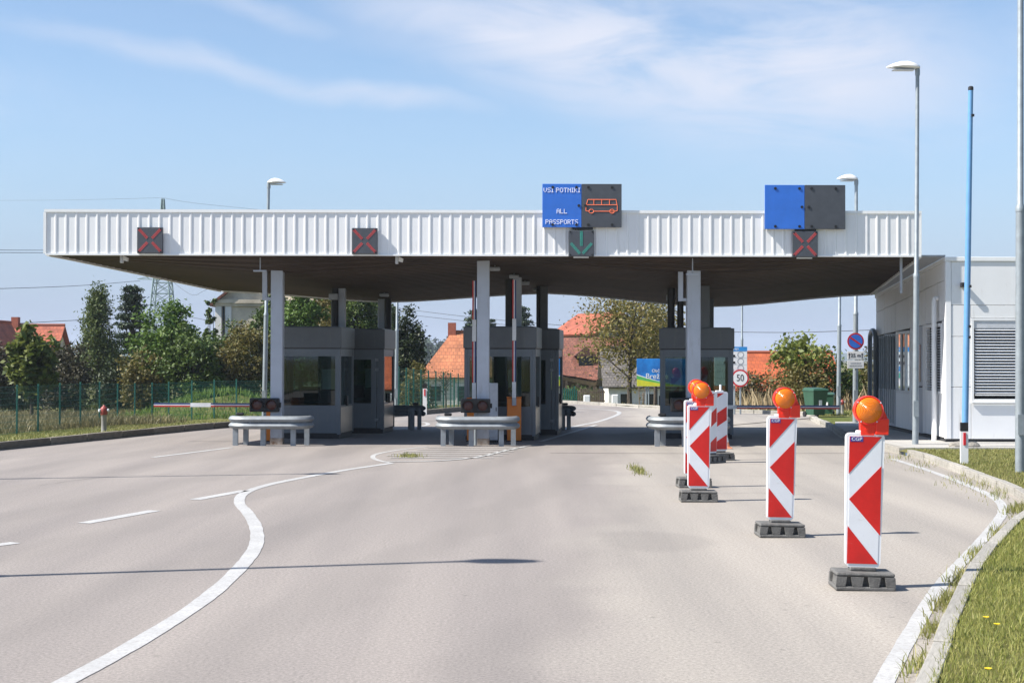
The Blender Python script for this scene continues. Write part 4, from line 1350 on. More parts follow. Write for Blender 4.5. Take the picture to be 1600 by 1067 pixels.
street_lamp(G(1593, 745) + Vector((0, 0, .09)), 8.6, -1, 'thick galvanised lamp post on the lawn', 0.057, 0.6, 0.03)
# two more of the same row, left of the frame: the photograph shows their long shadows on the road
street_lamp((-7.15, 11.05, 0.0), 7.2, 1, 'street lamp outside the picture casting a headed shadow on the near road', 0.055, 0.6)
street_lamp((-9.9, 20.6, 0.0), 7.2, 1, 'street lamp outside the picture casting a thin shadow across the lanes', 0.05, 0.5)
# blue flagpole
c = G(1507, 706)
t = thing('flagpole', 'slightly leaning light blue flagpole without a flag', 'flagpole', (c.x, c.y, .09))
MB().tube([(0, 0, 0), (.06, 0, 3.2), (.125, 0, 6.72)], [.062, .056, .046], 14).build('pole', 'blue_pole', t, smooth=True)
MB().lathe([(.048, 6.70), (.05, 6.72), (.05, 6.76), (.03, 6.78)], 12, 'z', (.125, 0, 0)).build('cap', 'dark_paint', t)
for zz in (2.05, 2.25, 3.0, 6.2):
    MB().bbox(.03 + .014 * zz, .06 + .018 * zz, -.075, -.04, zz, zz + .05, .006).build('cleat', 'dark_paint', t)
stn = MB()
for k in range(2):
    bm = bmesh.new(); bmesh.ops.create_icosphere(bm, subdivisions=2, radius=1)
    for v_ in bm.verts:
        v_.co = Vector((v_.co.x * .19, v_.co.y * .14, v_.co.z * .09)) * random.uniform(.86, 1.1)
    bmesh.ops.translate(bm, vec=(-.10 + .2 * k, .02 * k, .05), verts=bm.verts)
    stn.bm(bm)
s_ = stn.build('foot_stones', 'stone', t)
def delineator(p, label, h=0.72):
    t = thing('delineator_post', label, 'road post', p, 0)
    sec = [(-.06, -.03), (.06, -.03), (.055, .03), (-.055, .03)]
    MB().prism(sec, 'z', 0, h - .18).build('lower_body', 'sign_white', t)
    MB().prism([(x * 1.005, y * 1.005) for x, y in sec], 'z', h - .18, h - .06).build('black_band', 'black', t)
    MB().prism(sec, 'z', h - .06, h - .04).build('cap', 'black', t)
    MB().bbox(-.022, .022, -.042, -.031, h - .40, h - .20, .004).build('reflector', 'sign_red', t)
delineator(hit(1506, 723, 10), 'white road post with black top and red reflector before the flagpole', .70)
p = hit(664, 648, 30); delineator(p, 'white road post with black top near the far green fence', .95)

# ================================================================== BEACONS
def beacon(px, py, label, rot=0.0, lamp=True, pattern='arrow', lean=0.0, stick=False):
    c = G(px, py)
    t = thing('guide_beacon', label, 'beacon', (c.x, c.y, 0), rot, 'red and white guide beacons')
    # rubber foot: recessed core, ribs, top lip
    w, dp, h = .455, .31, .135
    core = MB()
    core.prism([(-w / 2 + .02, .0), (w / 2 - .02, 0), (w / 2 - .03, h - .03), (-w / 2 + .03, h - .03)], 'y', -dp / 2 + .05, dp / 2 - .05)
    core.build('foot_core', 'rubber', t)
    for sy in (-1, 1):
        y0, y1 = sorted((sy * (dp / 2 - .049), sy * dp / 2))
        for (xa, xb) in ((-.226, -.155), (-.10, -.028), (.028, .10), (.155, .226)):
            MB().prism([(xa, .0331), (xb, .0331), (xb + (.012 if xb < .2 else -.006), h - .031), (xa - (.012 if xa > -.2 else -.006), h - .031)], 'y', y0, y1).build('foot_rib', 'rubber', t)
    lip = MB().bbox(-w / 2 + .006, w / 2 - .006, -dp / 2 + .008, dp / 2 - .008, h - .03, h, .014).build('foot_top', 'rubber', t)
    MB().bbox(-w / 2, w / 2, -dp / 2 - .003, dp / 2 + .003, 0, .032, .01).build('foot_rim', 'rubber', t)
    MB().bbox(-.10, .10, -.05, .05, h, h + .03, .01).build('socket', 'rubber', t)
    # plastic blade
    z0, H_, W_ = h + .025, 1.025, .292
    def shape(w_, h0, h1, r_):
        pts = []
        for (sx, sz, a0) in ((1, 1, 0), (-1, 1, 90), (-1, -1, 180), (1, -1, 270)):
            for k in range(5):
                an = R(a0 + 90 * k / 4)
                pts.append((sx * (w_ / 2 - r_) + r_ * math.cos(an) , (h1 - r_ if sz > 0 else h0 + r_) + r_ * math.sin(an)))
        return pts
    def taper(pts):
        return [(x * (1 - .16 * max(0, (z0 + .09 - z) / .09)), z) for x, z in pts]
    bl = MB().prism(taper(shape(W_, z0, z0 + H_, .035)), 'y', -.03, .03).build('blade', 'beacon_white', t)
    iw, i0, i1 = W_ - .045, z0 + .03, z0 + H_ - .025
    for (sy, nm) in ((-1, 'face'), (1, 'face')):
        y0, y1 = sorted((sy * .0305, sy * .033))
        fc = MB().prism(taper([(-iw / 2, i0), (iw / 2, i0), (iw / 2, i1), (-iw / 2, i1)]), 'y', y0, y1).build(nm, 'beacon_face', bl)
        X = lambda u: -iw / 2 + iw * u
        Z = lambda v_: i0 + (i1 - i0) * v_
        if pattern == 'arrow':
            polys = [[(0, 1), (1, 1), (0, .705)], [(.025, .505), (1, .225), (1, .77)], [(0, .295), (0, 0), (.95, 0)]]
        else:
            polys = [[(0, 1), (.8, 1), (0, .87)], [(0, .60), (1, .76), (1, .52), (0, .36)], [(0, .10), (1, .26), (1, .0), (0, 0)]]
        for pl_ in polys:
            y0, y1 = sorted((sy * .0335, sy * .0355))
            MB().prism([(X(u), Z(v_)) for u, v_ in pl_], 'y', y0, y1).build('red_stripe', 'beacon_red', bl)
    if pattern == 'arrow':
        st = MB().box(X(.03), X(.42), -.0375, -.0356, i1 - .04, i1 - .003).build('sticker', 'sticker_blue', bl)
        text('sticker_text', 'CGP', .036, 'beacon_white', bl, (X(.225), -.038, i1 - .021), ext=.001, sx=1.15)
    MB().bbox(-.07, .07, -.026, .026, z0 + H_ - .01, z0 + H_ + .02, .01).build('top_cap', 'beacon_white', t)
    if lamp:
        lz, lx, r_ = z0 + H_ + .175, .018, .112
        la = thing('warning_lamp', '', None, (lx, 0, 0), 0); la.parent = t; del la['label']
        MB().lathe([(.004, -.082), (.03, -.080), (.055, -.075), (.08, -.066), (.098, -.052), (.1, -.045)], 32, 'y').build('lens', 'amber', la, (0, 0, lz), smooth=True)
        MB().lathe([(.094, -.05), (.108, -.054), (r_, -.045), (r_, .02), (.105, .035), (.04, .07)], 32, 'y', (0, 0, lz)).build('lamp_rim', 'lamp_red', la, smooth=True)
        MB().prism([(-.055, lz - .19), (.045, lz - .19), (.06, lz - .085), (-.06, lz - .085)], 'y', -.035, .03).build('neck', 'lamp_red', la)
        MB().bbox(.052, .155, -.045, .045, lz - .185, lz - .06, .008).build('battery_box', 'lamp_red', la)
        MB().prism([(.06, lz - .06), (.15, lz - .06), (.115, lz + .02), (.06, lz + .05)], 'y', -.01, .04).build('bracket', 'lamp_red', la)
        MB().tube([(-.015, -.043, lz - .14), (-.015, -.035, lz - .14)], .012, 8).build('bolt', 'lamp_red', la)
        for an in (35, 145, 235, 305):
            MB().tube([(.105 * math.cos(R(an)), -.056, lz + .105 * math.sin(R(an))), (.105 * math.cos(R(an)), -.04, lz + .105 * math.sin(R(an)))], .006, 6).build('screw', 'camera_white', la)
    if stick:
        MB().tube([(.02, 0, z0 + H_), (.02, 0, z0 + H_ + .12)], .02, 8).build('top_stick', 'beacon_white', t)
    t.rotation_euler = (0, lean, rot)
    return t
beacon(1346, 916.5, 'guide beacon with amber lamp standing closest to the flowering verge', -0.03, lean=0.022)
beacon(1218, 836, 'guide beacon with amber lamp, second in the row from the flowering verge', 0.02, lean=0.02)
beacon(1091, 782, 'guide beacon with amber lamp, third in the row from the flowering verge', -0.02, lean=0.012)
beacon(1084, 760, 'guide beacon with amber lamp peeking out behind another beacon', 0.05, lean=0.012)
beacon(1110, 722, 'guide beacon without lamp, turned edge-on behind the others', 0.75, lamp=False, pattern='bars')
beacon(1124, 718, 'guide beacon without lamp, topped by a white stick', 0.25, lamp=False, pattern='bars', stick=True)
c = G(1134.5, 700)
t = thing('traffic_cone', 'faded little traffic cone beside the booth corner', 'cone', (c.x, c.y, 0))
MB().bbox(-.11, .11, -.11, .11, 0, .03, .01).build('base', 'cone_orange', t)
MB().lathe([(.08, .03), (.052, .13)], 16).build('body', 'cone_orange', t, smooth=True)
MB().lathe([(.052, .131), (.035, .22)], 16).build('white_sleeve', 'sign_white', t, smooth=True)
MB().lathe([(.035, .221), (.022, .30), (.012, .31)], 16).build('tip', 'cone_orange', t, smooth=True)

# ================================================================== OFFICE BUILDING
FC = Vector((8.6, 29.17, 0.118)); SK = math.atan(0.052)
HT = 3.66
LW = 7.15
HD = lambda d: HT - 0.062 * d                       # the eave falls towards the rear with the canopy
ob = thing('office_building', 'single-storey white panelled office with louvred window beside the canopy', 'building', FC)
def side(mb, name, m, parent=ob):
    o = mb.build(name, m, parent)
    if parent is ob:
        o.rotation_euler = (0, 0, -SK)
    return o
def sidequad(d0, d1, za0, za1, zb0, zb1, name='wall_panel', m='wall_panel', x0=0.0, x1=0.08):
    """panel from d0 to d1 whose foot runs za0-za1 and head zb0-zb1"""
    return side(MB().prism([(d0, za0), (d1, za1), (d1, zb1), (d0, zb0)], 'x', x0, x1), name, m)
bays = [(0.10, 1.78), (1.79, 3.29), (3.30, 4.79), (4.80, 6.09), (6.10, 7.10)]
WT = lambda d: 2.42 - 0.03 * d
g_ = 0.006
for i, (d0, d1) in enumerate(bays):
    a_, b_ = d0 + g_, d1 - g_
    sidequad(a_, b_, WT(a_), WT(b_), HD(a_) - .45, HD(b_) - .45)
    sidequad(a_, b_, HD(a_) - .438, HD(b_) - .438, HD(a_) - .09, HD(b_) - .09)
    side(MB().box(.02, .09, d0 - .02, d0 + .008, 0.1, HD(d0) - .1), 'joint_strip', 'dark_paint')
    if i == 0:
        sidequad(a_, .34, .08, .08, WT(a_) - .008, WT(.34) - .008)
        sidequad(1.69, b_, .08, .08, WT(1.69) - .008, WT(b_) - .008)
        sidequad(.346, 1.684, .08, .08, .94, .94, x0=.002, x1=.078)
    elif i == 1:
        sidequad(a_, 2.05, .08, .08, WT(a_) - .008, WT(2.05) - .008)
        sidequad(2.96, b_, .08, .08, WT(2.96) - .008, WT(b_) - .008)
        dr = sidequad(2.06, 2.95, .06, .06, WT(2.06) - .01, WT(2.95) - .01, 'door', 'column_paint', .02, .07)
        MB().tube([(.015, 2.14, 1.05), (-.05, 2.14, 1.05), (-.05, 2.26, 1.05)], .014, 6).build('handle', 'dark_paint', dr)
        MB().box(.012, .0195, 2.30, 2.80, 1.15, 1.95).build('door_glass', 'window_dark', dr)
    else:
        sidequad(a_, b_, .08, .08, .88, .88, m='column_paint' if i != 2 else 'wall_panel')
        n = 3 if i == 2 else 4
        wf = MB()
        wf.box(.0, .06, a_, b_, .885, .93).box(0, .06, a_, b_, WT(b_) - .07, WT(b_) - .01)
        ys = [a_ + .02 + (b_ - a_ - .04) * k / n for k in range(n + 1)]
        for y in ys:
            wf.box(.0, .06, y - .018, y + .018, .931, WT(b_) - .071)
        w_ = side(wf, 'window_frame', 'wall_panel' if i == 2 else 'column_paint')
        for k in range(n):
            MB().add([(.03, ys[k] + .018, .93), (.03, ys[k + 1] - .018, .93), (.03, ys[k + 1] - .018, WT(b_) - .07), (.03, ys[k] + .018, WT(b_) - .07)], [(0, 1, 2, 3)]).build('pane', 'window_glass', w_)
# side window with blinds, first bay
wf = MB().box(-.02, .06, .35, 1.68, .945, .99).box(-.02, .06, .35, 1.68, 2.29, 2.36)
ys = (.372, 1.01, 1.658)
for y in ys:
    wf.box(-.02, .06, y - .02, y + .02, .991, 2.289)
w_ = side(wf, 'window_frame', 'wall_panel')
sm = MB().slab([(-.006, 0, -.008), (-.006, 1, -.008), (.022, 1, .016), (.022, 0, .016)], .003).mesh('slat'); sm.materials.append(M['slat'])
for k in range(24):
    for j in range(2):
        o = link('slat', sm, w_); o.location = (-.008, ys[j] + .024, 1.02 + k * .0525); o.scale = (1, ys[j + 1] - ys[j] - .048, 1)
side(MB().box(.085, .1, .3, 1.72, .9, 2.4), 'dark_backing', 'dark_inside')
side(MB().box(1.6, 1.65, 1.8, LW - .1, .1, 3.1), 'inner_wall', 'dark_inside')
# front wall
FW = 5.2
def fr(x0, x1, z0, z1, name='wall_panel', m='wall_panel', y0=0.0, y1=0.08, b=.006):
    return MB().bbox(x0, x1, y0, y1, z0, z1, b).build(name, m, ob)
fr(-.01, .10, .06, HT - .09, 'corner_trim', 'wall_panel', -.012, .09)
wx0, wx1, wz0, wz1 = .50, 1.62, .80, 2.45
fr(.106, wx0 - .004, .06, 1.08); fr(.106, wx0 - .004, 1.088, 2.08); fr(.106, wx0 - .004, 2.088, 2.70); fr(wx0 + .004, wx1 - .004, 2.456, 2.70)
fr(wx0 + .004, wx1 - .004, .06, wz0 - .006); fr(.106, wx1 + 1.4, 2.708, HT - .09)
fr(wx1 + .004, wx1 + 1.4, .06, 2.70); fr(wx1 + 1.408, FW, .06, HT - .09)
wfm = MB()
wfm.box(wx0, wx1, -.015, .05, wz0, wz0 + .05).box(wx0, wx1, -.015, .05, wz1 - .05, wz1).box(wx0, wx0 + .05, -.015, .05, wz0 + .05, wz1 - .05).box(wx1 - .05, wx1, -.015, .05, wz0 + .05, wz1 - .05)
w_ = wfm.build('window_frame', 'wall_panel', ob)
MB().bbox(wx0 + .052, wx1 - .052, .0, .05, wz1 - .20, wz1 - .052, .005).build('shutter_box', 'camera_white', w_)
sl_m = MB().slab([(0, -.028, -.012), (1, -.028, -.012), (1, .02, .022), (0, .02, .022)], -.003).mesh('slat'); sl_m.materials.append(M['slat'])
zs0, zs1 = wz0 + .17, wz1 - .23
for k in range(22):
    o = link('slat', sl_m, w_); o.location = (wx0 + .07, .02, zs0 + (zs1 - zs0) * k / 21); o.scale = (wx1 - wx0 - .14, 1, 1)
MB().bbox(wx0 + .08, wx1 - .08, -.01, .03, zs0 - .055, zs0 - .03, .004).build('bottom_bar', 'slat', w_)
MB().bbox(wx0 - .02, wx1 + .02, -.06, .0 - .016, wz0 - .03, wz0 - .002, .005).build('sill', 'wall_panel', w_)
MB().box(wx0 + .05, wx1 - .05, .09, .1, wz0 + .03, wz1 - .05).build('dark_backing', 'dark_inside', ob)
fr(-.02, FW, HT - .085, HT, 'roof_trim', 'white_trim', -.025, .1, .008)
sidequad(.11, LW, HD(.11) - .085, HD(LW) - .085, HD(.11) - .001, HD(LW) - .001, 'roof_trim', 'white_trim', -.02, .1)
fr(-.005, FW, 0, .055, 'plinth', 'dark_paint', .012, .1, .003); side(MB().box(.012, .1, .105, LW, 0, .055), 'plinth', 'dark_paint')
pr = Vector((LW * math.sin(SK), LW * math.cos(SK), 0))
MB().slab([(.07, .07, HT - .03), (FW, .07, HT - .03), (FW + pr.x, pr.y, HD(LW) - .03), (pr.x + .06, pr.y, HD(LW) - .03)], .05).build('roof', 'roof_sheet', ob)
MB().prism([(pr.x + .02, pr.y), (FW + pr.x, pr.y), (FW + pr.x, pr.y - .08), (pr.x + .02, pr.y - .08)], 'z', 0.06, HD(LW) - .1).build('rear_wall', 'wall_panel', ob)
MB().slab([(FW - .02, .1, .06), (FW + pr.x - .02, pr.y - .1, .06), (FW + pr.x - .02, pr.y - .1, HD(LW) - .1), (FW - .02, .1, HT - .1)], .06).build('far_wall', 'wall_panel', ob)
# wall lamp
MB().bbox(.28, .38, -.12, -.001, 3.06, 3.15, .01).build('wall_lamp', 'black', ob)
# white rain pipe and black curved pipes on the side wall
side(MB().tube([(-.02, .58, 2.86), (-.09, .58, 2.86), (-.10, .58, 2.78), (-.10, .58, .0)], .05, 12), 'rain_pipe', 'wall_panel')
side(MB().tube([(-.10, 7.35, 0), (-.10, 7.35, 2.1)] + [(-.10, 7.0 + .35 * math.cos(R(a)), 2.1 + .24 * math.sin(R(a))) for a in range(20, 161, 20)] + [(-.10, 6.65, 2.1), (-.10, 6.65, 0.0)], .06, 10), 'air_pipe', 'booth_paint')
for k in range(9):
    y = 4.95 + k * .25
    side(MB().tube([(-.03, y, .15), (-.03, y, 2.2)], .014, 6), 'grille_bar', 'galv_pole')
side(MB().box(.05, .056, 5.0, 5.9, 1.75, 2.15), 'blue_poster', 'sign_cyan')
side(MB().box(.05, .056, 3.9, 4.1, 1.1, 2.0), 'red_poster', 'sign_red')

# ================================================================== FENCE, HYDRANTS, BINS
def fence(pts, label, zs=None, h=1.62):
    t = thing('mesh_fence', label, 'fence', pts[0], 0)
    pm_ = MB().bbox(-.03, .03, -.02, .02, 0, h + .06, .006).mesh('fence_post'); pm_.materials.append(M['green_fence'])
    wm = MB()
    nv = 34
    for k in range(nv):
        x = (k + .5) / nv
        wm.add([(x - .0026, 0, .04), (x + .0026, 0, .04), (x + .0026, 0, h), (x - .0026, 0, h)], [(0, 1, 2, 3)])
    for z in [0.05 + i * (h - .06) / 8 for i in range(9)]:
        for yy in (-.006, .006):
            wm.box(0, 1, yy - .003, yy + .003, z - .004, z + .004)
    wm_ = wm.mesh('mesh_panel'); wm_.materials.append(M['green_fence'])
    for i, p in enumerate(pts):
        o = link('fence_post', pm_, t); o.location = p - pts[0]
        if i + 1 < len(pts):
            d = pts[i + 1] - p
            q = link('mesh_panel', wm_, t)
            L_ = math.hypot(d.x, d.y)
            an = math.atan2(d.y, d.x)
            sh = Matrix(((L_ * math.cos(an), -math.sin(an), 0, (p - pts[0]).x), (L_ * math.sin(an), math.cos(an), 0, (p - pts[0]).y), (d.z, 0, 1, (p - pts[0]).z), (0, 0, 0, 1)))
            # post to post with the slope of the ground: panels stay upright, bottoms level
            q.matrix_basis = Matrix.Translation((p - pts[0]) + Vector((0, 0, d.z / 2))) @ Matrix.Rotation(an, 4, 'Z') @ Matrix.Diagonal((L_, 1, 1, 1))
    return t
fp = [hit(x, y) for x, y in ((-48, 688), (-8, 684), (27, 680), (60, 676.5), (94, 672.5), (126, 669), (156, 666), (184, 664), (211, 662.5), (238, 661), (264, 659.5), (300, 657.5), (335, 656))]
# keep the far end straight: continue the line at even spacing behind the canopy
last, dirv = fp[-1], (fp[-1] - fp[-5]) / 4
for k in range(1, 9):
    q = last + Vector((dirv.x * 1.0 + .35 * k * .3, dirv.y, 0)) * 1.0 if k == 1 else fp[-1] + Vector((dirv.x + .16 * k, dirv.y * .92, 0))
    q.z = float(ground_h(q.x, q.y)); fp.append(q)
fence(fp, 'long green wire mesh fence along the meadow')
fp2 = []
for k in range(12):
    px = 600 + k * 11.6
    D = 58 + k * 1.4
    x = (px - 800) / FPX * D
    fp2.append(Vector((x, D, CAMH - 79 * D / FPX + .06)))
for q in fp2: q.z = max(q.z, float(ground_h(q.x, q.y)))
fence(fp2, 'green wire mesh fence in front of the white house with orange roof')
def hydrant(p, label, s=1.0):
    t = thing('hydrant', label, 'hydrant', p, 0.2)
    t.scale = (s, s, s)
    MB().lathe([(.10, 0), (.10, .02), (.075, .03), (.07, .05), (.068, .46), (.075, .47)], 16).build('column', 'hydrant_grey', t, smooth=True)
    hd = MB().lathe([(.085, .47), (.09, .5), (.10, .58), (.092, .64), (.07, .67), (.035, .70), (.02, .73)], 16).build('head', 'hydrant_red', t, smooth=True)
    for sx in (-1, 1):
        o = MB().tube([(sx * .07, -.02, .59), (sx * .13, -.05, .59)], .04, 10).build('outlet', 'camera_white', hd)
hydrant(hit(163, 677), 'red-topped grey hydrant on the grass strip before the green fence', 0.92)
hydrant(hit(1316, 646, 30), 'small faded red hydrant beside the lamp post near the bins', 0.62)
def wheelie_bin(loc, rot, label, s=1.0):
    t = thing('wheelie_bin', label, 'bin', loc, rot)
    t.scale = (s, s, s)
    v = []
    for (z, a, b) in ((.08, .22, .24), (.92, .29, .35)):
        v += [(-a, -b, z), (a, -b, z), (a, b, z), (-a, b, z)]
    MB().add(v, [(3, 2, 1, 0), (0, 1, 5, 4), (1, 2, 6, 5), (2, 3, 7, 6), (3, 0, 4, 7), (4, 5, 6, 7)]).build('body', 'bin_green', t)
    MB().bbox(-.31, .31, -.37, .37, .90, .935, .012).build('rim', 'bin_green', t)
    MB().add([(-.31, -.39, .936), (.31, -.39, .936), (.31, .36, .936), (-.31, .36, .936), (-.27, -.33, 1.0), (.27, -.33, 1.0), (.27, .30, 1.03), (-.27, .30, 1.03)],
             [(3, 2, 1, 0), (0, 1, 5, 4), (1, 2, 6, 5), (2, 3, 7, 6), (3, 0, 4, 7), (4, 5, 6, 7)]).build('lid', 'bin_green', t)
    MB().tube([(-.25, .43, .95), (.25, .43, .95)], .018, 8).build('handle', 'dark_paint', t)
    for sx in (-1, 1):
        MB().lathe([(.10, -.025), (.10, .025)], 16, 'x', (sx * .25, .30, .10)).build('wheel', 'dark_paint', t)
    MB().box(-.05, .05, -.352, -.30, .35, .6).build('label_sheet', 'sign_white', t)
c = G(1274, 650.5, .09); wheelie_bin((c.x, c.y, .09), 0.35, 'larger green wheelie bin with a white sticker', .82)
c = G(1296, 649, .09); wheelie_bin((c.x + .05, c.y + .5, .09), -0.3, 'smaller green wheelie bin behind the larger one', .66)

# ================================================================== ROAD SIGNS
LP = Vector((8.86, 38.0, 0))
def disc(r, y0, y1, c, n=32):
    return MB().lathe([(r, y0), (r, y1)], n, 'y', c)
c = at(1337, 532, 37.85)
t = thing('no_parking_sign', 'round blue and red no-parking sign above two white plates', 'road sign', (c.x, 37.85, c.z))
MB().lathe([(.215, .0), (.215, .012)], 36, 'y').build('rim_disc', 'sign_red', t)
MB().lathe([(.175, -.004), (.175, -.001)], 36, 'y').build('blue_disc', 'sign_blue', t)
bar = MB().box(-.17, .17, -.009, -.005, -.022, .022).build('red_bar', 'sign_red', t); bar.rotation_euler = (0, R(35), 0)
pl1 = MB().bbox(-.215, .215, 0, .01, -.47, -.26, .008).build('distance_plate', 'sign_white', t)
text('plate_text', '25 m', .13, 'black', pl1, (0, -.003, -.365))
for sx in (-1, 1):
    MB().box(sx * .165 - .008, sx * .165 + .008, -.004, -.001, -.44, -.34).add([(sx * .165 - .03, -.003, -.35), (sx * .165 + .03, -.003, -.35), (sx * .165, -.003, -.295)], [(0, 1, 2)]).build('arrow', 'black', pl1)
pl2 = MB().bbox(-.215, .215, 0, .01, -.70, -.49, .008).build('text_plate', 'sign_white', t)
for (zz, w_) in ((-.565, .26), (-.63, .32)):
    mb = MB(); x = -w_ / 2
    while x < w_ / 2:
        l_ = random.uniform(.02, .035); mb.box(x, x + l_, -.003, -.001, zz - .014, zz + .014); x += l_ + .012
    mb.build('text_row', 'tape_grey', pl2)
MB().tube([(0, .03, -.75), (0, .03, .1)], .012, 6).build('clamp', 'galv_pole', t)
# speed limit board
D = 46.5
a = at(1116, 602, D); b = at(1167.5, 541, D)
t = thing('speed_limit_board', 'white national speed limit board with blue header and round 50 sign', 'road sign', (a.x, D, 0))
w, z0, z1 = b.x - a.x, a.z, b.z
hh = z1 - z0
bd = MB().bbox(0, w, 0, .03, z0, z1, .01).build('board', 'sign_white', t)
hdp = MB().box(.0, w, -.004, -.001, z1 - hh * .115, z1).build('header', 'sign_cyan', bd)
text('header_text', 'SLOVENIJA', .085, 'sign_white', bd, (w * .55, -.006, z1 - hh * .06))
for k, (mk_, kind) in enumerate((('black', 'city'), ('black', 'city'), ('sign_cyan', 'road'), ('sign_green', 'motorway'))):
    zc = z1 - hh * (.205 + .17 * k)
    ic = MB()
    if kind == 'city':
        for (x0_, hh_) in ((.0, .06), (.07, .10), (.14, .07), (.22, .12), (.29, .06)):
            ic.box(w * .30 + x0_, w * .30 + x0_ + .055, -.004, -.001, zc - .06, zc - .06 + hh_)
        ic.box(w * .28, w * .28 + .40, -.004, -.001, zc - .075, zc - .06)
    else:
        ic.box(w * .42, w * .42 + .17, -.004, -.001, zc - .085, zc - .02).box(w * .44, w * .44 + .05, -.004, -.001, zc - .019, zc + .07).box(w * .44 + .08, w * .44 + .13, -.004, -.001, zc - .019, zc + .07)
    ic.build('icon', mk_, bd)
    ring = MB()
    n = 24; R0, R1 = .105, .078
    v = []
    for q in range(n):
        an = 2 * math.pi * q / n
        v += [(w * .80 + R0 * math.cos(an), -.003, zc + R0 * math.sin(an)), (w * .80 + R1 * math.cos(an), -.003, zc + R1 * math.sin(an))]
    ring.add(v, [(2 * q, 2 * q + 1, (2 * q + 3) % (2 * n), (2 * q + 2) % (2 * n)) for q in range(n)]).build('limit_ring', 'tape_grey', bd)
    MB().box(.02, w - .02, -.003, -.001, zc - hh * .086, zc - hh * .082).build('divider', 'tape_grey', bd)
for x in (w * .62, w * .80):
    MB().tube([(x, .05, -.2), (x, .05, z0 + .2)], .03, 8).build('post', 'galv_pole', t)
c = at(1156.5, 590, D - .06)
rs = thing('round_sign', '', None, (c.x - a.x, -.06, c.z), 0); rs.parent = t; del rs['label']
MB().lathe([(.275, 0), (.275, .012)], 36, 'y').build('rim_disc', 'sign_red', rs)
MB().lathe([(.225, -.004), (.225, -.001)], 36, 'y').build('white_disc', 'sign_white', rs)
text('digits', '50', .30, 'black', rs, (0, -.007, .0), sx=.82)
# municipal billboard
D = 58.0
a = at(995, 603, D); b = at(1000, 560, D)
t = thing('welcome_sign', 'large blue municipal welcome sign with green and yellow sweep', 'billboard', (a.x, D, 0), -0.05)
w, z0, z1 = 2.35, a.z, b.z
hh = z1 - z0
bd = MB().bbox(0, w, 0, .05, z0, z1, .01).build('board', 'bb_blue', t)
def sweep(name, m, f0, f1, y):
    v = []
    n = 16
    for k in range(n + 1):
        x = w * k / n
        for f_ in (f0, f1):
            v.append((x, y, z0 + .004 + max(0, (hh - .01) * f_ * (1 - k / n) ** 1.8)))
    MB().add(v, [(2 * k, 2 * k + 2, 2 * k + 3, 2 * k + 1) for k in range(n)]).build(name, m, bd)
sweep('yellow_sweep', 'bb_yellow', 0, .26, -.003); sweep('green_sweep', 'bb_green', .26, .40, -.004); sweep('pale_sweep', 'sign_white', .40, .44, -.005)
text('small_text', 'Občina', .17, 'sign_white', bd, (w * .25, -.006, z0 + hh * .56), align='LEFT')
text('large_text', 'Brežice', .30, 'sign_white', bd, (w * .145, -.006, z0 + hh * .36), align='LEFT')
for x in (w * .16, w * .2, w * .8, w * .84):
    MB().tube([(x, .08, float(ground_h(a.x, D)) - .1), (x, .08, z0 + .2)], .03, 8).build('post', 'galv_pole', t)

# ================================================================== TREES
def leaf_quads(C, size, up=0.35, droop=0.0, aspect=0.6):
    """leaf-sized rhombs at centres C with random turn; returns vertices and faces"""
    n = len(C)
    nrm = RNG.normal(size=(n, 3)); nrm[:, 2] = np.abs(nrm[:, 2]) + up
    nrm /= np.linalg.norm(nrm, axis=1)[:, None]
    t = RNG.normal(size=(n, 3)); t[:, 2] -= droop
    t -= nrm * (t * nrm).sum(1)[:, None]; t /= np.linalg.norm(t, axis=1)[:, None]
    b = np.cross(nrm, t)
    s = (size * RNG.uniform(0.6, 1.35, n))[:, None]
    V = np.stack([C - t * s * .5, C + b * s * aspect * .5, C + t * s * .5 - nrm * s * .12, C - b * s * aspect * .5], 1).reshape(-1, 3)
    F = np.arange(n)[:, None] * 4 + np.array([[0, 1, 2, 3]])
    return V, F
def clumps_round(n, rx, ry, rz, cz):
    d = RNG.normal(size=(n, 3)); d /= np.linalg.norm(d, axis=1)[:, None]
    r = RNG.uniform(0.25, 1.0, n) ** 0.55
    wob = 1 + .18 * np.sin(d[:, 0] * 5 + d[:, 2] * 4) + .12 * np.cos(d[:, 1] * 7)
    P = d * (r * wob)[:, None] * np.array([rx, ry, rz]); P[:, 2] += cz
    return P
def clumps_cone(n, rbase, z0, z1, power=0.85):
    h = RNG.uniform(0, 1, n) ** 1.25
    rr = rbase * (1 - h) ** power * RNG.uniform(.35, 1.05, n)
    a = RNG.uniform(0, 2 * np.pi, n)
    lay = np.round(h * 13) / 13
    h = h * .45 + lay * .55
    return np.stack([rr * np.cos(a), rr * np.sin(a), z0 + (z1 - z0) * h - rr * .16], 1)
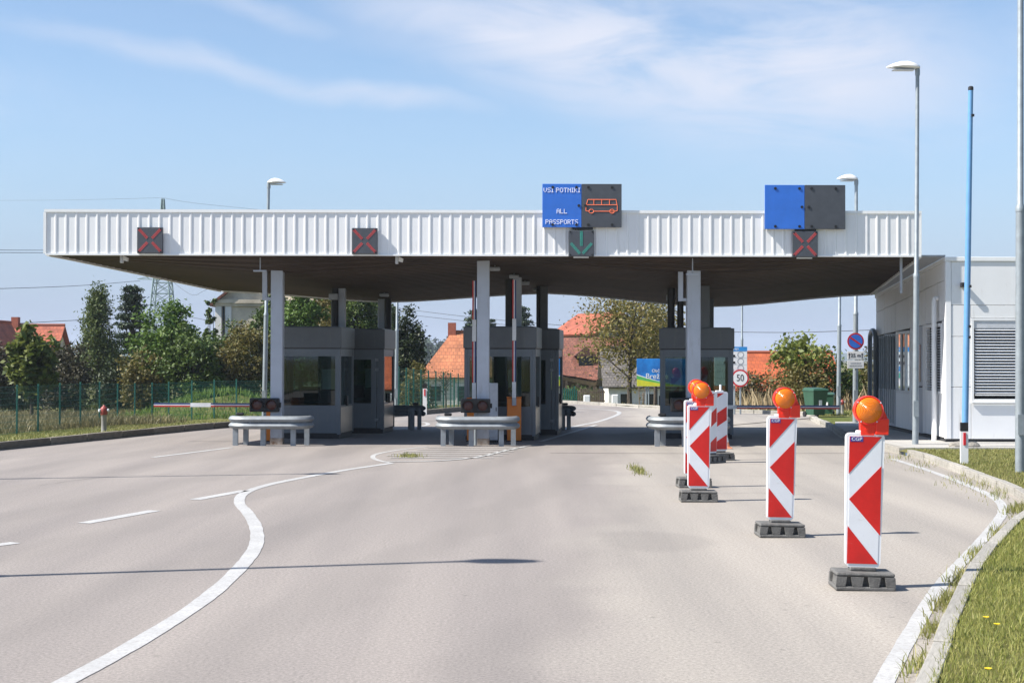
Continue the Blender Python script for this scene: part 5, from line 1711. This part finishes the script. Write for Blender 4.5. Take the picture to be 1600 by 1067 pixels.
def tree(px, D, py_top, width_px, label, kind='round', leaves='leaf_mid', n_leaf=5500, leaf=0.17, n_clump=70, zlow=0.12, name='tree', bark='bark', cat='tree', group=None, base_z=None, spread=1.0):
    s_ = FPX / D
    x = (px - 800) / FPX * D
    gz = float(ground_h(x, D)) if base_z is None else base_z
    ztop = CAMH + (HOR - py_top) / s_
    H = ztop - gz
    rx = width_px / s_ / 2
    t = thing(name, label, cat, (x, D, gz), RNG.uniform(0, 6.28), group)
    if kind == 'round':
        z0 = H * zlow
        P = clumps_round(n_clump, rx * .88, rx * .88, (H - z0) / 2 * .9, (H + z0) / 2)
        cr_ = min(rx, H) * .26
    elif kind == 'cone':
        P = clumps_cone(n_clump, rx, H * zlow, H * .97)
        cr_ = rx * .20
    elif kind == 'birch':
        P = clumps_cone(n_clump, rx, H * zlow, H * .97, 0.6)
        cr_ = rx * .24
    else:
        P = clumps_round(n_clump, rx * .9, rx * .9, H * .48, H * .5)
        cr_ = min(rx, H) * .25
    per = n_leaf // n_clump
    idx = np.repeat(np.arange(n_clump), per)
    off = RNG.normal(size=(len(idx), 3)) * cr_ * .55 * spread
    if kind == 'cone': off[:, 2] *= .4
    if kind == 'birch': off[:, 2] *= 1.5
    C = P[idx] + off
    C = C[C[:, 2] > 0.03]
    V, F = leaf_quads(C, leaf, droop=0.0 if kind != 'birch' else 1.2, aspect=.6 if kind not in ('cone', 'birch') else .38)
    link('crown', tri_mesh('crown', V, F, leaves), t)
    mb = MB()
    tr = max(.05, H * .018) * (1.0 if kind != 'bush' else .6)
    top = H * (.9 if kind in ('cone', 'birch') else .6)
    mb.tube([(0, 0, -.15), (.02 * H * .1, 0, top * .3), (-.01 * H, .01 * H, top * .65), (0, 0, top)], [tr * 1.3, tr, tr * .7, tr * .2], 7)
    for k in range(min(n_clump, 34)):
        q = Vector(P[k])
        s0 = max(.12 * H, min(q.z - .25 * math.hypot(q.x, q.y) - .1 * H, top * .9)) if kind != 'bush' else 0.05
        a = Vector((0, 0, s0))
        mid_ = a.lerp(q, .5) + Vector((0, 0, .06 * H if kind == 'round' else 0.0))
        mb.tube([a, mid_, q], [tr * .45, tr * .28, tr * .08], 5, cap=False)
    mb.build('trunk', bark, t, smooth=True)
    return t
leaf_mat('leaf_mid', (0.035, 0.075, 0.014), (0.12, 0.165, 0.035))
leaf_mat('leaf_bright', (0.055, 0.115, 0.018), (0.13, 0.20, 0.035))
leaf_mat('leaf_maple', (0.055, 0.095, 0.018), (0.19, 0.21, 0.05), .3)
leaf_mat('leaf_dark', (0.018, 0.032, 0.012), (0.05, 0.065, 0.022), .15)
leaf_mat('leaf_brown', (0.035, 0.032, 0.016), (0.085, 0.075, 0.035), .15)
leaf_mat('leaf_spruce', (0.018, 0.038, 0.022), (0.05, 0.08, 0.04), .1)
leaf_mat('leaf_larch', (0.06, 0.095, 0.028), (0.14, 0.17, 0.05), .25)
leaf_mat('leaf_olive', (0.09, 0.095, 0.022), (0.20, 0.16, 0.05), .3)
leaf_mat('leaf_walnut', (0.12, 0.125, 0.025), (0.27, 0.21, 0.07), .35)
leaf_mat('leaf_yellowgreen', (0.12, 0.16, 0.03), (0.25, 0.27, 0.07), .35)

tree(50, 63, 502, 76, 'young maple with broad pale leaves beside the red-roofed house', 'round', 'leaf_maple', 3000, .32, 80, .22)
tree(-12, 76, 538, 96, 'dark brownish hedge bush beyond the maple, by the gable', 'bush', 'leaf_brown', 5500, .18, 60, name='bush', cat='bush')
tree(36, 80, 548, 90, 'dark hedge bush filling the gap behind the maple', 'bush', 'leaf_dark', 5200, .18, 60, name='bush', cat='bush')
tree(100, 76, 538, 88, 'dark brown hedge bush between maple and feathery larch', 'bush', 'leaf_brown', 7000, .17, 80, name='bush', cat='bush')
tree(153, 84, 456, 96, 'tall feathery pale green larch', 'birch', 'leaf_larch', 17000, .20, 190, .03, name='larch_tree')
tree(206, 94, 446, 104, 'dark blue-green spruce beside the larch', 'cone', 'leaf_spruce', 20000, .27, 260, .06, name='spruce_tree')
tree(262, 72, 470, 108, 'bright green broadleaf tree right by the pylon', 'round', 'leaf_bright', 10500, .21, 110, .10)
tree(222, 70, 540, 74, 'olive bush at the foot of the spruce', 'bush', 'leaf_olive', 5000, .16, 60, name='bush', cat='bush')
tree(182, 74, 560, 60, 'low dark bush at the foot of the larch', 'bush', 'leaf_dark', 3600, .16, 50, name='bush', cat='bush')
tree(302, 70, 516, 96, 'dark green bush at the crest of the grassy bank', 'bush', 'leaf_mid', 8500, .17, 90, name='bush', cat='bush')
tree(345, 74, 508, 96, 'dense mid-green bush below the ruined house gable', 'bush', 'leaf_mid', 9500, .17, 90, name='bush', cat='bush')
tree(388, 72, 500, 96, 'olive overgrown bush under the ruined wall', 'bush', 'leaf_olive', 9500, .17, 90, name='bush', cat='bush')
tree(426, 80, 425, 72, 'tall ivy-clad tree hiding one corner of the ruin', 'round', 'leaf_mid', 12000, .19, 120, .04)
tree(328, 86, 462, 24, 'narrow column of ivy climbing the ruin corner', 'bush', 'leaf_mid', 3200, .17, 50, name='ivy', cat='ivy')
tree(470, 78, 425, 84, 'bright leafy tree above the booth with the wide front window', 'round', 'leaf_bright', 13000, .19, 120, .05)
tree(516, 84, 420, 84, 'olive green tree beyond the roofs of the left booths', 'round', 'leaf_olive', 12000, .19, 110, .05)
tree(558, 82, 415, 86, 'tall dense tree between two rear columns', 'round', 'leaf_mid', 14000, .19, 130, .05)
tree(598, 88, 430, 64, 'green tree behind the glazed-door booth', 'round', 'leaf_mid', 9000, .19, 100, .05)
tree(634, 76, 470, 66, 'dark loose tree standing alone behind the far fence', 'round', 'leaf_dark', 8500, .17, 100, .06)
tree(652, 72, 566, 56, 'small olive bush under the dark loose tree', 'bush', 'leaf_olive', 3400, .14, 50, name='bush', cat='bush')
tree(741, 150, 484, 80, 'distant spruce rising behind the orange-roofed house', 'cone', 'leaf_spruce', 9000, .42, 160, .05, name='spruce_tree')
tree(815, 150, 478, 80, 'distant spruce seen between the rear columns', 'cone', 'leaf_spruce', 9000, .42, 160, .05, name='spruce_tree')
tree(768, 156, 497, 54, 'distant spruce with short crown beside the taller one', 'cone', 'leaf_spruce', 3600, .42, 90, .05, name='spruce_tree')
tree(718, 140, 528, 44, 'rounded distant tree at the chimney of the orange-roofed house', 'round', 'leaf_dark', 2800, .32, 50, .05)
tree(984, 80, 440, 172, 'big thinning walnut tree with brown and yellow leaves', 'round', 'leaf_walnut', 8500, .17, 190, .28, name='walnut_tree', spread=1.25)
tree(1024, 84, 470, 90, 'second walnut trunk with sparse crown beside the welcome sign', 'round', 'leaf_walnut', 3600, .17, 110, .4, name='walnut_tree', spread=1.3)
tree(905, 104, 602, 60, 'low green bush below the sagging barn roof', 'bush', 'leaf_mid', 1600, .2, 40, name='bush', cat='bush')
tree(697, 92, 573, 56, 'bare little fruit tree before the white house', 'round', 'leaf_olive', 160, .14, 60, .35, name='fruit_tree')
tree(1256, 58, 524, 90, 'sapling with sparse yellow-green leaves above the brown shrubs', 'round', 'leaf_yellowgreen', 1500, .2, 60, .5, name='sapling', spread=1.2)
tree(1215, 60, 566, 92, 'bare brown shrub in front of the orange roof', 'bush', 'leaf_olive', 2200, .12, 80, name='shrub', cat='shrub')
tree(1258, 57, 566, 84, 'rusty brown shrub under the sapling', 'bush', 'leaf_olive', 3200, .13, 80, name='shrub', cat='shrub')
tree(1304, 58, 558, 84, 'dark green shrub behind the green bins', 'bush', 'leaf_mid', 3200, .14, 70, name='shrub', cat='shrub')
tree(1348, 60, 550, 84, 'greenish shrub behind the no-parking sign', 'bush', 'leaf_olive', 3200, .14, 70, name='shrub', cat='shrub')
tree(1176, 60, 580, 64, 'thin brown shrub beside the speed limit board', 'bush', 'leaf_brown', 1400, .12, 60, name='shrub', cat='shrub')

# ================================================================== HOUSES
def uvplane(mb, name, m, parent, world=True):
    """roof slab whose UVs run in metres along eave and slope (first edge = eave)"""
    o = mb.build(name, m, parent, world=world)
    me = o.data
    uv = me.uv_layers.new(name='UVMap')
    for p in me.polygons:
        vs = [me.vertices[i].co for i in p.vertices]
        n = p.normal
        e = Vector((n.y, -n.x, 0))
        e = e.normalized() if e.length > 1e-3 else Vector((1, 0, 0))
        s = n.cross(e)
        for li, vi in zip(p.loop_indices, p.vertices):
            co = me.vertices[vi].co
            uv.data[li].uv = (co.dot(e), co.dot(s))
    return o
def house(name, label, cx, cy, gz, lx, ly, he, hr, rot, wall, roof, over=0.35, windows=(), chimney=None, gable_wall=None, hip=0.0):
    """gabled house; ridge along local x; he eave height, hr ridge height above the ground gz"""
    t = thing(name, label, 'house', (cx, cy, gz), rot)
    a, b = lx / 2, ly / 2
    g = MB()
    g.box(-a, a, -b, b, -1.0, he)
    g.build('walls', wall, t)
    for sx in ((-1, 1) if not hip else (1,)):
        x0, x1 = sorted((sx * a, sx * (a - .15)))
        MB().prism([(-b, he), (b, he), (0, hr)], 'x', x0, x1).build('gable', gable_wall or wall, t)
    sl = (hr - he) / b
    for sy in (-1, 1):
        q = [(-a - over, sy * (b + over), he - sl * over + .05), (a + over, sy * (b + over), he - sl * over + .05), (a + over, 0, hr + .06), (-a - over + hip, 0, hr + .06)]
        if sy > 0: q = q[::-1]
        uvplane(MB().slab(q, .14), 'roof_slope', roof, t, False)
    if hip:
        uvplane(MB().slab([(-a - over, b + over, he - sl * over + .05), (-a - over, -b - over, he - sl * over + .05), (-a - over + hip, 0, hr + .06)], .14), 'roof_slope', roof, t, False)
    MB().tube([(-a - over + hip, 0, hr + .08), (a + over, 0, hr + .08)], .11, 8).build('ridge_tiles', roof, t)
    if chimney:
        MB().box(chimney - .3, chimney + .3, -.3, .3, hr - .6, hr + .75).build('chimney', 'chimney', t)
    for (x, z, w, h) in windows:
        f = MB().box(x - w / 2 - .07, x + w / 2 + .07, -b - .05, -b - .003, z - .07, z + h + .07).build('window', 'sign_white', t)
        MB().box(x - w / 2, x + w / 2, -b - .065, -b - .051, z, z + h).build('pane', 'window_dark', f)
    return t
# red roof at the left edge
D = 128; gz = -2.5
x0 = (44 - 800) / FPX * D
h1 = house('farmhouse', 'farmhouse with weathered red tiled roof behind the maple', x0, D, gz, 5.6, 7, 3.2, 7.0, 0, 'plaster_old', 'tiles_red', .4, chimney=-1.1)
D = 120; x0 = (-14 - 800) / FPX * D
house('farm_annexe', 'gabled annexe with dark shuttered attic beside the red roof', x0, D, gz, 8.5, 2.9, 4.6, 7.15, R(90), 'plaster_old', 'tiles_red', .35)
# ruined house
D = 90
t = thing('ruined_house', 'crumbling beige manor house with cornice and ivy', 'house', (at(386, 600, D).x, D, -2.2), 0)
wl, wr_ = at(336, 500, D).x - t.location.x, at(520, 500, D).x - t.location.x
zt = at(0, 472, D).z + 2.2
MB().box(wl, wr_, 0, 7, -.8, zt).build('walls', 'plaster_old', t)
MB().box(wl - .10, wr_, -.14, -.003, zt - .28, zt - .12).build('cornice', 'plaster_old', t)
MB().box(wl - .16, wr_, -.22, -.003, zt - .11, zt + .12).build('cornice', 'plaster_old', t)
for x in (wl + .02, wl + .62):
    MB().box(x, x + .38, -.08, -.003, -.5, zt - .29).build('pilaster', 'plaster_white', t)
MB().tube([(wl + .52, -.1, -.3), (wl + .52, -.1, zt - .3)], .06, 8).build('rain_pipe', 'dark_paint', t)
MB().box(wl + 1.5, wl + 2.6, -.03, -.003, 3.0, 5.2).build('blind_window', 'plaster_grey', t)
gm = (wl + wr_) / 2
zr_ = zt + .78 * (wr_ - wl) / 2
MB().prism([(wl, zt + .001), (wr_, zt + .001), (gm, zr_)], 'y', 0, .3).build('gable_wall', 'plaster_old', t)
uvplane(MB().slab([(wl - .35, 7.3, zt - .2), (wl - .35, -.35, zt - .2), (gm, -.35, zr_ + .12), (gm, 7.3, zr_ + .12)], .14), 'roof_slope', 'tiles_brown', t, False)
uvplane(MB().slab([(wr_ + .35, -.35, zt - .2), (wr_ + .35, 7.3, zt - .2), (gm, 7.3, zr_ + .12), (gm, -.35, zr_ + .12)], .14), 'roof_slope', 'tiles_brown', t, False)
# orange roof white house
D = 112
x0 = (738 - 800) / FPX * D
h3 = house('white_house', 'white house with patched orange tiled roof behind the far fence', x0, D, -2.3, 7.0, 7.2, 2.95, 6.0, 0, 'plaster_white', 'tiles_orange', .4, windows=((-2.6, .9, .8, 1.1), (-.6, .9, .8, 1.1)), chimney=-1.55, hip=2.35)
# barn with the big red roof
gz = -2.35
t = thing('old_barn', 'sagging old barn with large red upper roof and brown lower roof', 'barn', ((930 - 800) / FPX * 122, 122, gz), 0)
A = at(903, 490, 132); B = at(974, 487, 120); E1 = at(928, 521, 118); E2 = at(858, 523, 131)
off = B - E1
E3 = Vector((B.x + off.x * .9, B.y + 1.0, E1.z)); E4 = Vector((A.x + off.x * .9, A.y + 1.0, E2.z))
uvplane(MB().slab([E2, E1, B, A], .18), 'upper_roof', 'tiles_red', t)
uvplane(MB().slab([E3, E4, A, B], .18), 'upper_roof', 'tiles_red', t)
def quadwall(pts, name, m):
    MB().slab(pts, .2).build(name, m, t, world=True)
q1 = E1.copy(); q3 = E3.copy()
ins = Vector((0, .5, -.1))
MB().slab([Vector((E1.x + .3, E1.y + .5, gz)), Vector((E3.x - .3, E3.y + .4, gz)), Vector((E3.x - .3, E3.y + .4, E3.z)), Vector((B.x, B.y + .6, B.z - .25)), Vector((E1.x + .3, E1.y + .5, E1.z))], .2).build('gable_wall', 'plaster_grey', t, world=True)
MB().slab([Vector((E2.x + .3, E2.y, gz)), Vector((E1.x + .25, E1.y + .45, gz)), Vector((E1.x + .25, E1.y + .45, E1.z)), Vector((E2.x + .3, E2.y, E2.z))], .2).build('side_wall', 'wood_old', t, world=True)
wz = at(0, 545, 118).z
for (px, py) in ((968, 535), (985, 536)):
    p = at(px, py, 117.6)
    MB().box(p.x - .3, p.x + .3, 118.0, 118.45, p.z - .35, p.z + .35).build('attic_window', 'window_dark', t, world=True)
# lower brown roof, sagging in the middle
L1, L2, L3, L4 = at(860, 528, 117), at(1003, 526, 115.5), at(932, 594, 110.5), at(864, 583, 110.5)
n_ = 10
v, f = [], []
for j in range(n_ + 1):
    for i in range(n_ + 1):
        p = L1.lerp(L2, i / n_).lerp(L4.lerp(L3, i / n_), j / n_)
        sag = .28 * math.sin(math.pi * i / n_) * math.sin(math.pi * j / n_)
        v.append((p.x, p.y, p.z - sag + random.uniform(-.04, .04)))
for j in range(n_):
    for i in range(n_):
        if (i, j) in ((6, 3),): continue
        a_ = j * (n_ + 1) + i
        f.append((a_, a_ + n_ + 1, a_ + n_ + 2, a_ + 1))
lo = uvplane(MB().add(v, f), 'lower_roof', 'tiles_brown', t)
MB().slab([L4 + Vector((.2, .3, -.1)), L3 + Vector((-.1, .3, -.1)), L2 + Vector((0, .2, -.2)), L2 + Vector((0, .4, -.45)), L3 + Vector((-.1, .5, -.4)), L4 + Vector((.2, .5, -.35))], .1).build('rafters', 'wood_old', t, world=True)
p = at(915, 545, 113.2)
MB().prism([(-.9, 0), (.9, 0), (0, .75)], 'y', 0, 1.6).build('dormer', 'tiles_brown', t, Vector((p.x - t.location.x, p.y - t.location.y - .6, p.z - gz - .55)))
MB().box(-.55, .55, -.05, .0, -.75, .0).build('dormer_wall', 'window_dark', t, Vector((p.x - t.location.x, p.y - t.location.y - .62, p.z - gz - .56)))
for px in (868, 885, 902, 922):
    p = at(px, 600, 111)
    MB().box(p.x - .09, p.x + .09, 110.9, 111.1, gz, L4.z - .1).build('post', 'wood_old', t, world=True)
MB().box(at(866, 0, 113).x, at(935, 0, 113).x, 112.9, 113.1, gz, L4.z).build('back_wall', 'wood_old', t, world=True)
# grey-shingled cottage
t = house('cottage', 'low cream cottage with grey shingled roof and small dark windows', (1036 - 800) / FPX * 107, 108, gz, 8.2, 6.4, 2.4, 4.85, 0, 'plaster_white', 'shingle_grey', .45,
          windows=((-2.95, .8, .6, .8), (-1.1, .8, .6, .8), (.5, .8, .6, .8), (2.2, .8, .6, .8)))
for k, x in enumerate((-1.7, -.3)):
    MB().tube([(x, -4.0, 0), (x, -4.0, 1.7)], .06, 6).build('porch_post', 'wood_old', t)
# ladder leaning there, white stone posts
lx = at(1006, 600, 102).x
t = thing('ladder', 'wooden ladder leaning on the cottage wall', 'ladder', (lx, 102.5, gz), 0.1)
for sx in (-.22, .22):
    MB().box(sx - .03, sx + .03, 0, .05, 0, 3.2).build('rail', 'wood_old', t)
for k in range(9):
    MB().box(-.19, .19, .01, .04, .25 + k * .33, .29 + k * .33).build('rung', 'wood_old', t)
t.rotation_euler = (R(-12), 0, .1)
for k, (px, hpx) in enumerate(((917, 617), (961, 616))):
    p = at(px, 633, 60)
    z = float(ground_h(p.x, 60))
    s = thing('stone_post', ('short white stone post below the sagging barn roof', 'short white stone post before the walnut trunk')[k], 'post', (p.x, 60, z), 0, 'white stone posts at the far road edge')
    MB().bbox(-.13, .13, -.1, .1, 0, 1.75 - (hpx - 560) / FPX * 60 - z, .03).build('shaft', 'sign_white', s)
    MB().bbox(-.17, .17, -.14, .14, 0, .14, .02).build('foot', 'sign_white', s)
# wooden garden fence
D = 64
p0 = at(866, 0, D)
t = thing('picket_fence', 'weathered garden fence below the old barn', 'fence', (p0.x, D, float(ground_h(p0.x, D))), 0)
ph = 1.75 - (603 - 560) / FPX * D - t.location.z
for k in range(26):
    MB().box(k * .085, k * .085 + .055, 0, .02, 0, ph * random.uniform(.82, 1.0)).build('picket', 'green_fence' if 3 < k < 12 else 'wood_old', t)
for z in (.3, ph * .7):
    MB().box(-.02, 26 * .085, .021, .05, z, z + .06).build('rail', 'wood_old', t)
# long orange roof on the right
D = 102
h5 = house('long_house', 'long low building under a bright orange tiled roof', (1205 - 800) / FPX * D, D + 3, -2.3, 9.0, 6.4, 2.1, 4.45, 0, 'plaster_grey', 'tiles_bright', .4)

# ================================================================== PYLON, WIRES, HILLS
D = 330
s_ = FPX / D
px0 = 253.5
base = Vector(((px0 - 800) / FPX * D, D, -2.4))
t = thing('power_pylon', 'green steel lattice power pylon behind the trees', 'pylon', base)
Zf = lambda py: CAMH + (HOR - py) / s_ + 2.4
levels = [(560, 22), (535, 20), (515, 18), (495, 16.5), (478, 15), (460, 13.6), (443, 12.2), (420, 9), (395, 6.5), (365, 4.5), (340, 3.2), (312, 1.6)]
corner = lambda py, hw, sx, sy: Vector((sx * hw / s_, sy * hw / s_, Zf(py)))
legs = MB(); br_ = MB()
for sx in (-1, 1):
    for sy in (-1, 1):
        legs.tube([corner(620, 26, sx, sy)] + [corner(py, hw, sx, sy) for py, hw in levels], .17, 5)
lv = [(620, 26)] + levels
for (a_, b_) in zip(lv[:-1], lv[1:]):
    for (c0, c1) in (((-1, -1), (1, -1)), ((1, -1), (1, 1)), ((1, 1), (-1, 1)), ((-1, 1), (-1, -1))):
        br_.tube([corner(*a_, *c0), corner(*b_, *c1)], .10, 4); br_.tube([corner(*a_, *c1), corner(*b_, *c0)], .10, 4)
        br_.tube([corner(*b_, *c0), corner(*b_, *c1)], .10, 4)
legs.build('legs', 'pylon_steel', t); br_.build('bracing', 'pylon_steel', t)
for (py, l) in ((438, 5.6), (392, 4.2)):
    ar = MB()
    z = Zf(py)
    for sy in (-.8, .8):
        for sx in (-1, 1):
            ar.tube([(0, sy, z), (sx * l, 0, z + .1)], .11, 4); ar.tube([(0, sy, z + 1.3), (sx * l, 0, z + .1)], .10, 4)
            for k in range(4):
                ar.tube([(sx * l * k / 4, sy * (1 - k / 4), z), (sx * l * (k + .5) / 4, sy * (1 - (k + .5) / 4), z + 1.2 * (1 - (k + .5) / 4))], .08, 4)
    ar.build('cross_arm', 'pylon_steel', t)
def wire(pts, r, label):
    P_ = [at(*p) for p in pts]
    m_ = catmull(P_, max(2.0, (P_[-1] - P_[0]).length / 14))
    o = MB().tube(m_, r, 5).build('power_line', 'wire')
    tag(o, label, 'wire', 'overhead power lines')
wire([(-60, 454.5, 250), (110, 448.5, 290), (218, 440, 329)], .055, 'power line running into the main cross-arm of the pylon')
wire([(-60, 391, 240), (20, 392.5, 260), (240, 392, 329)], .05, "upper wire of the pair at the pylon's upper cross-arm")
wire([(-60, 395.5, 242), (20, 396.5, 262), (240, 397, 331)], .05, "lower wire of the pair at the pylon's upper cross-arm")
wire([(-60, 512, 210), (60, 505, 230), (140, 500.5, 245)], .05, 'power line passing above the red-roofed farmhouse')
wire([(268, 492, 329), (300, 497, 300), (345, 506, 280)], .06, 'short dark power line between the pylon and the ruined house')
wire([(268, 440, 330), (300, 462, 318), (325, 452, 310), (390, 430, 300)], .035, 'slack jumper wire hanging beside the pylon')
wire([(560, 474, 300), (720, 494, 240), (900, 510, 190), (1010, 518, 170)], .045, 'upper of two parallel wires above the orange-roofed white house')
wire([(560, 483, 300), (720, 501, 240), (900, 516, 190), (1010, 523, 170)], .045, 'lower of two parallel wires above the orange-roofed white house')
wire([(600, 528, 260), (655, 534, 240), (700, 538, 220)], .035, 'low thin wire before the wooded ridge')
wire([(1100, 517, 170), (1230, 518.5, 150), (1400, 513, 130)], .035, 'lone wire above the long orange-tiled building')
wire([(-60, 315, 420), (100, 314, 390), (253.5, 310, 331)], .03, 'faint earth wire at the pylon tip, over the open meadow')
wire([(253.5, 310, 331), (300, 318, 330), (420, 330, 328)], .03, 'faint earth wire at the pylon tip, dipping behind the canopy')

def hill(name, D, prof_, depth, label, seed, step=6):
    """a wooded ridge whose skyline follows prof_ = [(photo column, photo row)]"""
    rr = np.random.default_rng(seed)
    xs = [p[0] for p in prof_]; ys = [p[1] for p in prof_]
    cols = np.arange(xs[0], xs[-1], step)
    v, f = [], []
    rows_ = 10
    for j in range(rows_):
        tj = j / (rows_ - 1)
        dd = D + depth * (tj - .55)
        for c_ in cols:
            top = CAMH + (HOR - np.interp(c_, xs, ys)) / FPX * D + 2.6
            z = -3.0 + (top + .4) * math.sin(math.pi * min(tj * .9 + .04, 1)) ** .8 + rr.uniform(-.03, .03) * top
            v.append(((c_ - 800) / FPX * D, dd, z))
    m_ = len(cols)
    for j in range(rows_ - 1):
        for i in range(m_ - 1):
            f.append((j * m_ + i, j * m_ + i + 1, (j + 1) * m_ + i + 1, (j + 1) * m_ + i))
    o = MB().add(v, f).build(name, 'hill_forest', smooth=True)
    struct(o); o['label'] = label
    return o
hill('hill', 2600, [(-900, 556), (0, 552), (400, 548), (700, 549), (1000, 547), (1150, 549), (1250, 552), (1350, 550), (1600, 553), (2600, 556)], 900, 'low blue wooded hills on the horizon', 3, 10)
hill('hill', 700, [(-800, 560), (200, 556), (480, 552), (560, 548), (620, 545), (660, 546), (690, 544), (720, 542), (760, 546), (840, 551), (900, 556), (1000, 560)], 160, 'nearer wooded ridge behind the white house', 4, 8)
# a belt of single-looking crowns on the nearer ridge, far too many to count
C = []
for _ in range(420):
    c_ = random.uniform(560, 860)
    yy = np.interp(c_, [480, 560, 620, 660, 690, 720, 760, 840, 900], [552, 548, 545, 546, 544, 542, 546, 551, 556])
    D = random.uniform(560, 690)
    q = at(c_, yy + random.uniform(0, 22), D)
    C.append((q.x, q.y, q.z, random.uniform(2.0, 4.5)))
V, F = [], []
base_i = 0
Vs, Fs = [], []
for (x, y, z, r) in C:
    n = 120
    d = RNG.normal(size=(n, 3)); d /= np.linalg.norm(d, axis=1)[:, None]
    P = np.array([x, y, z]) + d * np.array([r * .7, r * .7, r * 1.3]) * RNG.uniform(.5, 1, n)[:, None]
    v_, f_ = leaf_quads(P, 1.4)
    Vs.append(v_); Fs.append(f_ + base_i); base_i += len(v_)
o = link('far_forest', tri_mesh('far_forest', np.concatenate(Vs), np.concatenate(Fs), 'leaf_spruce'))
o['kind'] = 'stuff'; o['label'] = 'far dark wood on the ridge'

# ================================================================== HAZE
hz = MB().box(-4200, 4200, -4200, 4250, -6.0, 60.0).build('haze', 'wire')
hz['kind'] = 'stuff'; hz['label'] = 'thin summer haze'
hm = bpy.data.materials.new('haze_air'); hm.use_nodes = True
ht = hm.node_tree; ht.nodes.clear()
ho = nn(ht, 'ShaderNodeOutputMaterial'); hv = nn(ht, 'ShaderNodeVolumePrincipled')
hv.inputs['Color'].default_value = (0.80, 0.88, 1.0, 1); hv.inputs['Density'].default_value = 0.00022; hv.inputs['Anisotropy'].default_value = 0.0
ht.links.new(hv.outputs[0], ho.inputs['Volume'])
hz.data.materials.clear(); hz.data.materials.append(hm)
